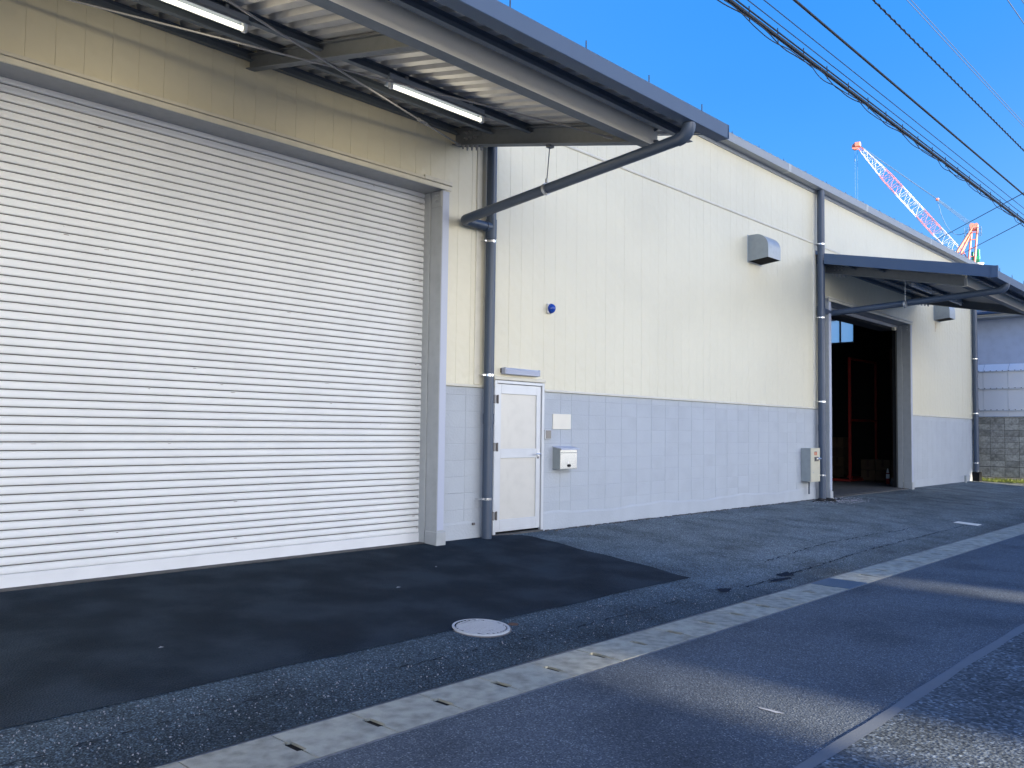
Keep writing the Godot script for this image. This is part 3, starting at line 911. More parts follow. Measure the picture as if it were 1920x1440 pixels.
# ------------------------------------------------------------------ canopies
# rafters at the given x (first and last carry the eave beam), deck from dx0 to dx1
func make_canopy(rafters: Array, dx0: float, dx1: float, label: String, verge: bool) -> void:
	var c := thing("steel_canopy", label, "canopy", V(dx0, 4.8, 0), "steel canopies over the shutters")
	var ztip := 2.74
	for i in rafters.size():
		var x: float = rafters[i]
		var deep := 0.20 if i == rafters.size() - 1 or i == 0 else 0.15
		var m := MB.new()
		var top := 5.03
		h_beam(m, V(x, top - deep - CS * 0.0, 0.01), V(0, -CS * ztip, ztip), deep * 0.62, deep, 0.011, 0.009)
		var r := obj("rafter", m, M.steel, c)
		if i > 0 and i < rafters.size() - 1: continue
		# splice plate near the wall with its bolts
		obj("splice_plate", bx(V(x - 0.014, top - deep + 0.028, 0.16), V(x - 0.005, top - 0.075, 0.46)), M.steel, r).rotation = Vector3.ZERO
		for k in 4:
			var zz := 0.18 + 0.08 * k
			for e in [-0.035, 0.035]:
				put("bolt", bolt_mesh(), M.rod, V(x + e, top - deep - CS * zz, zz), r)
			if k < 3:
				for yy in [0.055, 0.13]:
					put("bolt", bolt_mesh(), M.rod, V(x - 0.015, top - deep + yy - CS * zz * 0.5, zz + 0.04), r).rotation.z = -PI / 2
	# purlins lying on the rafters
	for z in [0.06, 0.65, 1.25, 3.02]:
		var m := MB.new()
		c_channel(m, V(dx0 + 0.03, 4.968 - CS * z, z - 0.03), V(dx1 - dx0 - 0.06, 0, 0), Vector3.BACK, 0.06, 0.082, 0.005)
		obj("purlin", m, M.purlin, c)
	# eave beam with a smooth cream face to the street
	var ea: float = rafters[0] - 0.10
	var eb: float = rafters[-1] + 0.06
	var em := MB.new()
	c_channel(em, V(ea, 4.235, 2.835), V(eb - ea, 0, 0), Vector3.FORWARD, 0.10, 0.225, 0.008)
	var beam := obj("eave_beam", em, M.fascia, c)
	obj("beam_lip", bx(V(ea, 4.229, 2.730), V(eb, 4.2345, 2.845)), M.purlin, beam)
	var ep := obj("end_plate", bx(V(eb + 0.003, 4.235, 2.812), V(eb + 0.115, 4.455, 2.832), 0.004), M.fascia, beam)
	for y in [4.285, 4.405]:
		put("bolt", bolt_mesh(), M.steel, V(eb + 0.055, y, 2.832), ep).rotation.x = -PI / 2
	# deck, with the sides shut by thin flashings
	var y0 := 5.06
	obj("roof_deck", fold_deck(dx0, dx1, y0, 0.012, y0 - CS * 3.35, 3.362, 0.2, 0.075), M.deck, c)
	# box gutter
	var gm := MB.new()
	gm.extrude(PackedVector2Array([Vector2(0, 0), Vector2(0.125, 0), Vector2(0.13, 0.004), Vector2(0.14, 0.135), Vector2(0.128, 0.14), Vector2(0.124, 0.132), Vector2(0.118, 0.012), Vector2(0.008, 0.012), Vector2(0.008, 0.13), Vector2(0.0, 0.13)]), V(dx0 - 0.02, 4.288, 3.300), Vector3.BACK, Vector3.UP, V(dx1 - dx0 + 0.03, 0, 0))
	var gut := obj("box_gutter", gm, M.gutter, c)
	for e in [dx0 - 0.022, dx1 + 0.006]:
		obj("gutter_end", bx(V(e, 4.287, 3.298), V(e + 0.006, 4.426, 3.442)), M.gutter, gut)
	# studs that stick up through the deck near its lip
	var sx: float = dx1 - 0.34
	while sx > dx0:
		obj("roof_stud", bar_mb(V(sx, 4.40, 3.34), V(sx, 4.56, 3.34), 0.006), M.pipe, gut)
		sx -= 0.915
	if verge:
		for e in [[dx0 - 0.012, -1.0], [dx1 + 0.012, 1.0]]:
			var q := MB.new()
			q.extrude(PackedVector2Array([Vector2(0.21, 4.967 - 0.2018 * 0.21), Vector2(3.42, 4.967 - 0.2018 * 3.42), Vector2(3.47, 5.19 - 0.2018 * 3.47), Vector2(0.21, 5.19 - 0.2018 * 0.21)]), V(e[0], 0, 0), Vector3.BACK, Vector3.UP, V(0.012 * e[1], 0, 0))
			obj("verge_board", q, M.gutter, c)
			obj("verge_cap", bx(V(e[0] - 0.03, 4.28, 3.36), V(e[0] + 0.03, 4.495, 3.475)), M.gutter, c)
	else:
		var q := MB.new()
		q.extrude(PackedVector2Array([Vector2(0.0, 5.055), Vector2(3.30, 5.055 - CS * 3.30), Vector2(3.30, 5.15 - CS * 3.30), Vector2(0.0, 5.15)]), V(dx1 + 0.002, 0, 0), Vector3.BACK, Vector3.UP, V(0.012, 0, 0))
		obj("verge_board", q, M.gutter, c)
	var fl := MB.new()
	fl.extrude(PackedVector2Array([Vector2(0.0, 5.15), Vector2(0.16, 5.118), Vector2(0.17, 5.128), Vector2(0.012, 5.22), Vector2(0.0, 5.24)]), V(dx0 - 0.02, 0, 0.02), Vector3.BACK, Vector3.UP, V(dx1 - dx0 + 0.04, 0, 0))
	obj("wall_flashing", fl, M.gutter, c)

# crossed tie rods under a canopy, each with a turnbuckle
func make_brace(parent: Node, a: Vector3, b: Vector3, tb: float) -> void:
	var br := obj("brace_rod", bar_mb(a, b, 0.009, 8), M.rod, parent)
	var d := (b - a).normalized()
	var s := d.cross(Vector3.UP).normalized()
	var p := a.lerp(b, tb)
	var m := MB.new()
	for e in [-0.022, 0.022]:
		m.bar(p - d * 0.08 + s * e, p + d * 0.08 + s * e, 0.006, 6)
	for e in [-0.09, 0.09]:
		m.bar(p + d * e - d * 0.022, p + d * e + d * 0.022, 0.019, 8)
	obj("turnbuckle", m, M.rod, br)
	obj("clevis", bar_mb(b - d * 0.10, b, 0.02, 8), M.rod, br)

func make_lamp(x: float, y: float, z: float, lit: bool, label: String) -> void:
	var f := thing("fluorescent_lamp", label, "lamp", V(x, y, z), "fluorescent lamps under the canopies")
	var L := 1.27
	var m := MB.new()
	m.extrude(PackedVector2Array([Vector2(-0.02, 0.04), Vector2(-0.075, -0.012), Vector2(-0.073, -0.016), Vector2(-0.018, 0.028), Vector2(0.018, 0.028), Vector2(0.073, -0.016), Vector2(0.075, -0.012), Vector2(0.02, 0.04), Vector2(0.02, 0.085), Vector2(-0.02, 0.085)]), V(x, y, z), Vector3.BACK, Vector3.UP, V(L, 0, 0))
	obj("reflector", m, M.reflector, f)
	for e in [x + 0.004, x + L - 0.044]:
		obj("lamp_holder", bx(V(e, y - 0.055, z - 0.022), V(e + 0.04, y + 0.03, z + 0.022), 0.006), M.white, f)
	obj("lamp_tube", bar_mb(V(x + 0.044, y - 0.028, z), V(x + L - 0.044, y - 0.028, z), 0.019, 14), M.tube if lit else M.white, f)
	for e in [x + 0.2, x + L - 0.2]:
		obj("hanger", bx(V(e, y + 0.085, z - 0.012), V(e + 0.03, y + 0.12, z + 0.012)), M.galv, f)
	if lit:
		# the tube shines to both sides: one light each way, as long as the tube
		for d in [-1.0, 1.0]:
			var l := AreaLight3D.new()
			l.name = "lamp_light"
			l.area_size = Vector2(L - 0.1, 0.04)
			l.light_energy = 0.36 / EXPO
			l.light_color = Color(1.0, 0.94, 0.80)
			l.area_range = 30.0
			l.shadow_enabled = true
			f.add_child(l, true)
			l.position = V(L / 2, -0.052, 0.024 * d)
			l.rotation.x = -PI / 2 - d * deg_to_rad(52)


# ------------------------------------------------------------------ pipes
func clamp_ring(parent: Node, x: float, y: float, z: float, r: float) -> void:
	var m := MB.new()
	m.tube(PackedVector3Array([V(x, y - 0.014, z), V(x, y + 0.014, z)]), r + 0.005, 20)
	m.box(V(x - r - 0.04, y - 0.008, z - 0.012), V(x - r + 0.01, y + 0.008, z + 0.004))
	m.box(V(x - r - 0.045, y - 0.006, 0.0), V(x - r - 0.025, y + 0.006, z))
	obj("pipe_clamp", m, M.chrome, parent)

func make_downpipe(x: float, z: float, r: float, y1: float, clamps: Array, socket_y: float, foot: float, label: String) -> Node3D:
	var p := thing("downpipe", label, "pipe", V(x, 0, z), "grey downpipes on the warehouse front")
	obj("pipe", bar_mb(V(x, foot, z), V(x, y1, z), r, 24), M.pipe, p)
	obj("pipe_socket", bar_mb(V(x, socket_y, z), V(x, socket_y + 0.13, z), r + 0.006, 24), M.pipe, p)
	for y in clamps:
		clamp_ring(p, x, y, z, r)
	return p

func make_branch(p: Node3D, xp: float, zp: float, rp: float, ty: float, corner: Vector3, out: Vector3, gut_y: float, r: float) -> void:
	# horizontal stub from the downpipe to the corner, then the long sloping run and the bend up to the gutter
	var tee := MB.new()
	tee.bar(V(xp, ty - 0.14, zp), V(xp, ty + 0.10, zp), rp + 0.007, 24)
	tee.bar(V(xp, ty, zp), V(corner.x + 0.5 * (xp - corner.x), ty, zp).lerp(V(xp, ty, zp), 0.55), r + 0.008, 20)
	obj("pipe_tee", tee, M.pipe, p)
	var path := []
	path.append(V(xp, ty, zp))
	var c := V(corner.x, ty + 0.005, zp)
	path.append_array(arc_path(V(xp, ty, zp), c, out, 0.075))
	var upc := out
	path.append_array(arc_path(c, upc, V(out.x, gut_y, out.z + 0.01), 0.10, 8))
	path.append(V(out.x, gut_y + 0.03, out.z + 0.01))
	var m := MB.new()
	m.tube(PackedVector3Array(path), r, 22)
	var run := obj("sloping_pipe", m, M.pipe, p)
	var em := MB.new()
	var bend := arc_path(c, upc, V(out.x, gut_y, out.z + 0.01), 0.115, 8)
	em.tube(PackedVector3Array(bend), r + 0.007, 22)
	obj("pipe_elbow", em, M.pipe, run)

func make_pipes() -> void:
	var p1 := make_downpipe(7.632, 0.10, 0.064, 6.54, [3.72, 2.03, 0.49], 1.42, -0.02, "grey downpipe left of the side door with a branch from the big canopy")
	make_branch(p1, 7.632, 0.10, 0.064, 3.90, V(7.14, 3.9, 0.10), V(6.98, 4.165, 3.36), 4.29, 0.057)
	var p2 := make_downpipe(17.545, 0.12, 0.076, 6.54, [5.36, 3.80, 2.03, 0.5], 1.42, -0.02, "grey downpipe left of the open doorway, beside the electrical box")
	make_branch(p2, 17.545, 0.12, 0.076, 3.95, V(18.08, 3.95, 0.12), V(18.46, 4.18, 3.36), 4.29, 0.066)
	var p3 := make_downpipe(28.80, 0.11, 0.072, 6.54, [5.36, 3.72, 2.05, 0.54], 1.42, -0.02, "grey downpipe at the far right corner of the warehouse with a black foot")
	obj("pipe_foot", bx(V(28.70, -0.06, 0.0), V(28.93, 0.27, 0.22), 0.02), M.black, p3)
	var h1 := thing("pipe_hanger", "thin rod hanging the sloping pipe from the big canopy's end rafter", "hanger", V(7.09, 4.5, 1.5))
	obj("hanger_rod", bar_mb(V(7.10, 4.505, 1.52), V(7.075, 4.085, 1.50), 0.006, 6), M.steel, h1)
	obj("hanger_clip", bx(V(7.07, 4.485, 1.49), V(7.14, 4.55, 1.55)), M.steel, h1)
	obj("hanger_ring", bar_mb(V(7.064, 4.012, 1.485), V(7.062, 4.015, 1.52), 0.066, 20), M.galv, h1)
	obj("hanger_nut", bar_mb(V(7.074, 4.09, 1.50), V(7.075, 4.13, 1.50), 0.016, 8), M.galv, h1)
	var h2 := thing("pipe_hanger", "thin pale rod hanging the sloping pipe under the smaller far canopy", "hanger", V(18.1, 4.5, 1.5))
	obj("hanger_rod", bar_mb(V(18.14, 4.50, 1.62), V(18.12, 4.05, 1.62), 0.006, 6), M.galv, h2)
	obj("hanger_ring", bar_mb(V(18.12, 4.015, 1.60), V(18.12, 4.018, 1.64), 0.074, 20), M.galv, h2)


# ------------------------------------------------------------------ fittings on the wall
func vent_hood(x: float, y: float, label: String) -> void:
	var h := thing("vent_hood", label, "vent hood", V(x, y, 0.0), "vent hoods on the wall")
	var w := 0.50
	var prof := PackedVector2Array([Vector2(0.0, 0.0), Vector2(0.0, 0.49)])
	prof.append(Vector2(0.15, 0.49))
	for i in range(1, 11):
		var a := PI / 2 * i / 10.0
		prof.append(Vector2(0.15 + 0.25 * sin(a), 0.49 - 0.25 * (1.0 - cos(a))))
	prof.append(Vector2(0.40, 0.04))
	for e in [0.0, w - 0.006]:
		var m := MB.new()
		m.extrude(prof, V(x + e, y, 0.012), Vector3.BACK, Vector3.UP, V(0.006, 0, 0))
		obj("side_plate", m, M.hood, h)
	var sk := MB.new()
	var top := PackedVector2Array()
	var inner := PackedVector2Array()
	for i in range(1, prof.size()):
		top.append(prof[i])
		inner.append(prof[i] * Vector2(0.98, 0.985))
	inner.reverse()
	top.append_array(inner)
	sk.extrude(top, V(x + 0.006, y, 0.012), Vector3.BACK, Vector3.UP, V(w - 0.012, 0, 0), 0.8)
	obj("curved_cover", sk, M.hood_lit, h)
	obj("wall_plate", bx(V(x - 0.03, y - 0.02, 0.004), V(x + w + 0.03, y + 0.50, 0.012), 0.002), M.hood_lit, h)
	var mo := MB.new()
	mo.extrude(PackedVector2Array([Vector2(0.004, 0.008), Vector2(0.39, 0.046), Vector2(0.39, 0.06), Vector2(0.004, 0.02)]), V(x + 0.008, y, 0.012), Vector3.BACK, Vector3.UP, V(w - 0.016, 0, 0))
	obj("mouth_shade", mo, M.black, h)  # black plate stands in for the shade inside the open hood

func make_fittings() -> void:
	vent_hood(14.55, 4.55, "grey curved vent hood alone in the middle of the cream wall")
	vent_hood(25.28, 4.56, "grey curved vent hood under the end of the far canopy")
	for e in [[25.36, 4.50, 0.26], [25.42, 4.50, 0.16]]:
		obj("rust_streak", bx(V(e[0], e[1] - e[2], 0.0085), V(e[0] + 0.025, e[1], 0.0095)), M.rust_stain, house)
	# alarm light
	var a := thing("alarm_light", "small blue domed alarm lamp on the cream wall above the door", "alarm", V(8.87, 3.02, 0.008))
	obj("base_ring", bx(V(8.82, 2.945, 0.006), V(8.92, 3.085, 0.045), 0.012), M.white, a)
	var dm := MB.new()
	dm.dome(V(8.87, 3.015, 0.040), Vector3.BACK, 0.055, 0.085, V(0.95, 1.25, 1))
	obj("blue_dome", dm, M.blue, a)
	# door lamp
	var d := thing("door_lamp", "pale grey plastic wall lamp above the side door", "lamp", V(8.28, 2.11, 0.0))
	var dp := MB.new()
	dp.extrude(PackedVector2Array([Vector2(0.008, 0.0), Vector2(0.055, -0.035), Vector2(0.085, -0.028), Vector2(0.092, 0.03), Vector2(0.07, 0.052), Vector2(0.008, 0.055)]), V(7.965, 2.098, 0.0), Vector3.BACK, Vector3.UP, V(0.64, 0, 0))
	obj("lamp_cover", dp, M.bluegrey, d)
	for x in [7.945, 8.605]:
		obj("end_cap", bx(V(x, 2.068, 0.004), V(x + 0.02, 2.152, 0.09), 0.006), M.bluegrey, d)
	obj("wall_base", bx(V(7.93, 2.085, 0.004), V(8.64, 2.14, 0.02)), M.hinge, d)
	# name plate, intercom, letter box
	var np := thing("name_plate", "blank off-white plate on the grey blocks right of the door", "sign", V(9.18, 1.47, 0))
	obj("plate", bx(V(8.985, 1.37, 0.001), V(9.375, 1.58, 0.012), 0.003), M.fascia, np)
	var ic := thing("intercom_box", "small brown grey box beside the door frame", "intercom", V(8.86, 1.29, 0))
	obj("housing", bx(V(8.80, 1.23, 0.001), V(8.93, 1.36, 0.03), 0.004), M.alu, ic)
	obj("face_plate", bx(V(8.815, 1.24, 0.03), V(8.922, 1.352, 0.036), 0.003), mat(lin(0.25, 0.23, 0.21), 0.4, 0.4), ic)
	var lb := thing("letter_box", "stainless letter box with a sloping lid and black lock below the name plate", "letter box", V(9.19, 0.97, 0))
	var body := MB.new()
	body.extrude(PackedVector2Array([Vector2(0.001, 0.82), Vector2(0.13, 0.82), Vector2(0.13, 1.095), Vector2(0.001, 1.12)]), V(9.0, 0, 0), Vector3.BACK, Vector3.UP, V(0.37, 0, 0))
	obj("body", body, M.hood, lb)
	obj("front_panel", bx(V(9.008, 0.828, 0.13), V(9.362, 1.045, 0.137), 0.003), M.stainless, lb)
	obj("mail_flap", bx(V(9.008, 1.05, 0.13), V(9.362, 1.095, 0.136), 0.003), M.stainless, lb)
	var lid := MB.new()
	lid.extrude(PackedVector2Array([Vector2(0.0, 1.122), Vector2(0.155, 1.097), Vector2(0.157, 1.088), Vector2(0.162, 1.09), Vector2(0.16, 1.107), Vector2(0.0, 1.134)]), V(8.99, 0, 0.001), Vector3.BACK, Vector3.UP, V(0.40, 0, 0))
	obj("lid", lid, M.bluegrey, lb)
	var lk := obj("lock", bar_mb(V(9.185, 0.872, 0.136), V(9.185, 0.872, 0.158), 0.019, 14), M.black, lb)
	obj("lock_plate", bx(V(9.155, 0.885, 0.137), V(9.18, 0.925, 0.140)), M.chrome, lk)
	# electrical box
	var eb := thing("electrical_box", "beige electrical box with a grey side, steel handle and orange warning label", "electrical box", V(17.0, 0.72, 0))
	obj("cabinet", bx(V(16.79, 0.39, 0.002), V(17.21, 1.065, 0.20), 0.006), M.hood, eb)
	var df := obj("front_door", bx(V(16.785, 0.40, 0.20), V(17.215, 1.07, 0.216), 0.005), M.box, eb)
	obj("bottom_lip", bx(V(16.785, 0.385, 0.16), V(17.215, 0.397, 0.217)), M.box, eb)
	obj("warning_label", bx(V(16.945, 0.92, 0.2162), V(17.065, 0.985, 0.2175)), M.orange, df)
	obj("label_mark", bx(V(16.995, 0.925, 0.2176), V(17.015, 0.98, 0.2182)), M.box, df)
	obj("label_header", bx(V(16.95, 0.985, 0.2164), V(17.06, 0.998, 0.2172)), M.hinge, df)
	var hn := obj("handle_plate", bx(V(16.95, 0.80, 0.216), V(17.12, 0.89, 0.232), 0.004), M.hinge, df)
	obj("handle_arm", bx(V(16.98, 0.835, 0.232), V(17.17, 0.872, 0.275), 0.008), M.chrome, hn)
	obj("key_hole", bar_mb(V(16.90, 0.575, 0.214), V(16.90, 0.575, 0.222), 0.014, 12), M.galv, df)
	obj("conduit", bar_mb(V(16.97, 0.13, 0.09), V(16.97, 0.395, 0.09), 0.017, 10), M.pipe, eb)
	# a dark hook low on the wall between column and pipe
	obj("wall_hook", bx(V(7.46, 0.17, 0.004), V(7.50, 0.20, 0.035), 0.006), M.hinge, house)
	obj("ground_stub", bar_mb(V(27.55, -0.02, 0.14), V(27.55, 0.20, 0.14), 0.035, 12), M.hood, house)


# ------------------------------------------------------------------ street things
func make_street() -> void:
	# manhole
	var cx := 4.715
	var cz := 2.935
	var cy := gy(cx, cz) + 0.001
	var mh := thing("manhole_cover", "round pale grey iron manhole cover at the edge of the fresh asphalt", "manhole cover", V(cx, cy, cz))
	var d := MB.new()
	d.tube(PackedVector3Array([V(0, -0.02, 0), V(0, 0.008, 0)]), 0.222, 48)
	loc("cover_plate", d, M.iron, mh)
	var rim := MB.new()
	for i in 48:
		var a := TAU * i / 48
		var b := TAU * (i + 1) / 48
		var q := [[0.225, 0.0], [0.222, 0.013], [0.205, 0.013], [0.203, 0.007]]
		for k in 3:
			var p0 := V(cos(a) * q[k][0], q[k][1], sin(a) * q[k][0])
			var p1 := V(cos(b) * q[k][0], q[k][1], sin(b) * q[k][0])
			var p2 := V(cos(b) * q[k + 1][0], q[k + 1][1], sin(b) * q[k + 1][0])
			var p3 := V(cos(a) * q[k + 1][0], q[k + 1][1], sin(a) * q[k + 1][0])
			var mid := V(cos((a + b) / 2), 0, sin((a + b) / 2))
			rim.quad(p0, p1, p2, p3, (mid if k == 0 else (Vector3.UP if k == 1 else -mid)))
	loc("rim", rim, M.tread, mh)
	var ring := MB.new()
	ring.tube(PackedVector3Array([V(0, -0.04, 0), V(0, 0.001, 0)]), 0.236, 48)
	loc("frame_ring", ring, M.hinge, mh)
	# raised treads in two slanting fields with a plain middle
	for i in 12:
		var t := -0.187 + i * 0.0340
		var half := sqrt(maxf(0.0, 0.198 * 0.198 - t * t))
		if half < 0.05: continue
		var m := MB.new()
		m.box(V(t - 0.0075, 0.006, -half + 0.008), V(t + 0.0075, 0.0145, half - 0.008), 0.003)
		loc("tread", m, M.tread, mh).rotation.y = 0.35
	loc("lift_slot", bx(V(-0.06, 0.0078, 0.10), V(-0.005, 0.0095, 0.118)), M.black, mh).rotation.y = 0.2
	mh.rotation.x = 0.0586
	var ru := struct("rust_mark", blot(4.99, 3.02, 0.05, 0.05, 0.004, 33), M.iron_rust, "small rusty stain beside the manhole cover")
	ru.set_meta("kind", "structure")
	# pale square utility lid further along
	var wl := thing("utility_lid", "small pale rectangular utility lid near the gutter further along", "utility lid", V(16.55, gy(16.55, 3.15), 3.15))
	loc("lid", bx(V(-0.13, -0.03, -0.19), V(0.13, 0.012, 0.19), 0.004), M.fascia, wl)
	loc("lid_frame", bx(V(-0.17, -0.04, -0.23), V(0.17, 0.006, 0.23), 0.004), M.mortar, wl)
	wl.rotation.x = 0.0586
	# soil and litter at the foot of the second pipe
	var so := MB.new()
	for i in 40:
		var x := 17.45 + rng.randfn(0.0, 0.22)
		var z := 0.12 + absf(rng.randfn(0.0, 0.10))
		var s := rng.randf_range(0.02, 0.05)
		so.box(V(x - s, gy(x, z) - 0.02, z - s), V(x + s, gy(x, z) + s * 0.7, z + s), s * 0.5)
	tag(obj("wet_leaf_litter", so, M.soil), "dark wet leaf litter around the foot of the downpipe by the doorway", "litter", "", "stuff")
	var pt := MB.new()
	for i in 260:
		var x := 17.9 + rng.randfn(0.0, 0.55)
		var z := 0.42 + rng.randfn(0.0, 0.20)
		if z < 0.05: continue
		var s := rng.randf_range(0.003, 0.010)
		pt.box(V(x - s, gy(x, z), z - s), V(x + s, gy(x, z) + 0.008, z + s * 0.7))
	tag(obj("white_litter", pt, M.petal), "scatter of small white chips on the asphalt before the open doorway", "litter", "", "stuff")
	var ws := MB.new()
	for i in 260:
		var x := rng.randf_range(8.8, 17.3)
		var z := 0.02 + absf(rng.randfn(0.0, 0.03))
		var s := rng.randf_range(0.006, 0.022)
		ws.box(V(x - s * 2.0, -0.02, z - s * 0.5), V(x + s * 2.0, s * 0.5, z + s * 0.5), s * 0.2)
	tag(obj("broken_edge", ws, M.slab), "crumbled mortar along the foot of the grey block wall", "rubble", "", "stuff")
	var lf := MB.new()
	for e in [[5.0, 1.6, 0.028], [2.6, 2.1, 0.02], [5.9, 1.1, 0.014]]:
		lf.quad(V(e[0] - e[2], gy(e[0], e[1]) + 0.016, e[1]), V(e[0], gy(e[0], e[1]) + 0.022, e[1] - e[2] * 0.5), V(e[0] + e[2], gy(e[0], e[1]) + 0.016, e[1]), V(e[0], gy(e[0], e[1]) + 0.018, e[1] + e[2] * 0.5), Vector3.UP)
	tag(obj("paper_scraps", lf, M.paint_mark), "tiny pale scraps on the fresh asphalt", "litter", "", "stuff")


func make_interior() -> void:
	var r := thing("red_steel_frame", "tall red steel frame standing inside the open doorway", "steel frame", V(24.44, 0.02, -2.0))
	for x in [24.44, 26.45]:
		obj("post", bx(V(x - 0.035, 0.02, -2.055), V(x + 0.035, 3.56, -1.985), 0.006), M.red, r)
	for y in [0.02, 1.73, 3.49]:
		obj("rail", bx(V(24.476, y, -2.05), V(26.414, y + 0.07, -1.99), 0.006), M.red, r)
	for x in [24.44, 26.45]:
		obj("foot_rail", bx(V(x - 0.03, 0.02, -2.9), V(x + 0.03, 0.09, -2.056), 0.006), M.red, r)
	var bn := 0
	for e in [[25.3, -2.05, 3, 2], [26.6, -3.9, 2, 4]]:
		for i in e[2]:
			for j in e[3]:
				var z: float = e[1] + i * 0.42
				var y: float = 0.03 + j * 0.31
				var lab := "brown cardboard box in the %s of the %s stack inside the doorway" % [["bottom row", "second row", "third row", "top row"][j], ["low", "tall rear"][bn]]
				var b := thing("cardboard_box", lab + ", " + ["left", "middle", "right"][i], "box", V(e[0] + 0.25, y, z + 0.2), "cardboard boxes inside the warehouse")
				loc("carton", bx(V(-0.25, 0.0, -0.2), V(0.25, 0.30, 0.2), 0.006), M.card[(i + j) % 2], b)
				loc("tape", bx(V(-0.253, 0.10, -0.03), V(0.253, 0.303, 0.03)), M.wood, b)
		bn += 1
	var pl := thing("leaning_board", "long brown board leaning inside the right jamb of the doorway", "board", V(24.9, 0.02, -0.95))
	var m := MB.new()
	m.beam(V(25.02, 0.03, -0.98), V(24.62, 3.75, -0.9), 0.03, 0.13)
	obj("board", m, M.wood, pl)
	var bt := thing("bottle", "small bottle with a white label on the floor inside the doorway", "bottle", V(24.2, 0.02, -0.90))
	loc("glass_body", bar_mb(V(0, 0, 0), V(0, 0.30, 0), 0.045, 14), M.red, bt)
	loc("paper_label", bar_mb(V(0, 0.15, 0), V(0, 0.27, 0), 0.047, 14), M.white, bt)
	var nk := MB.new()
	nk.tube(PackedVector3Array([V(0, 0.30, 0), V(0, 0.36, 0), V(0, 0.42, 0)]), 0.04, 12, true, 0.012)
	loc("neck", nk, M.white, bt)
	var cb := thing("grey_block", "grey concrete block on the floor against the right jamb", "concrete block", V(23.4, 0.02, -0.38))
	loc("block", bx(V(-0.2, 0, -0.1), V(0.2, 0.21, 0.1), 0.008), M.slab, cb)
	loc("lifting_groove", bx(V(-0.205, 0.09, -0.03), V(-0.195, 0.13, 0.03)), M.black, cb)
	var tp := thing("covered_pallet", "dark blue sheet over a stack at the back of the doorway", "covered stack", V(27.4, 0.02, -4.6))
	loc("sheet", bx(V(-0.5, 0.0, -0.7), V(0.5, 2.3, 0.7), 0.10), M.tarp, tp)
	loc("pallet", bx(V(-0.56, 0.0, -0.76), V(0.56, 0.12, 0.76), 0.01), M.wood, tp)


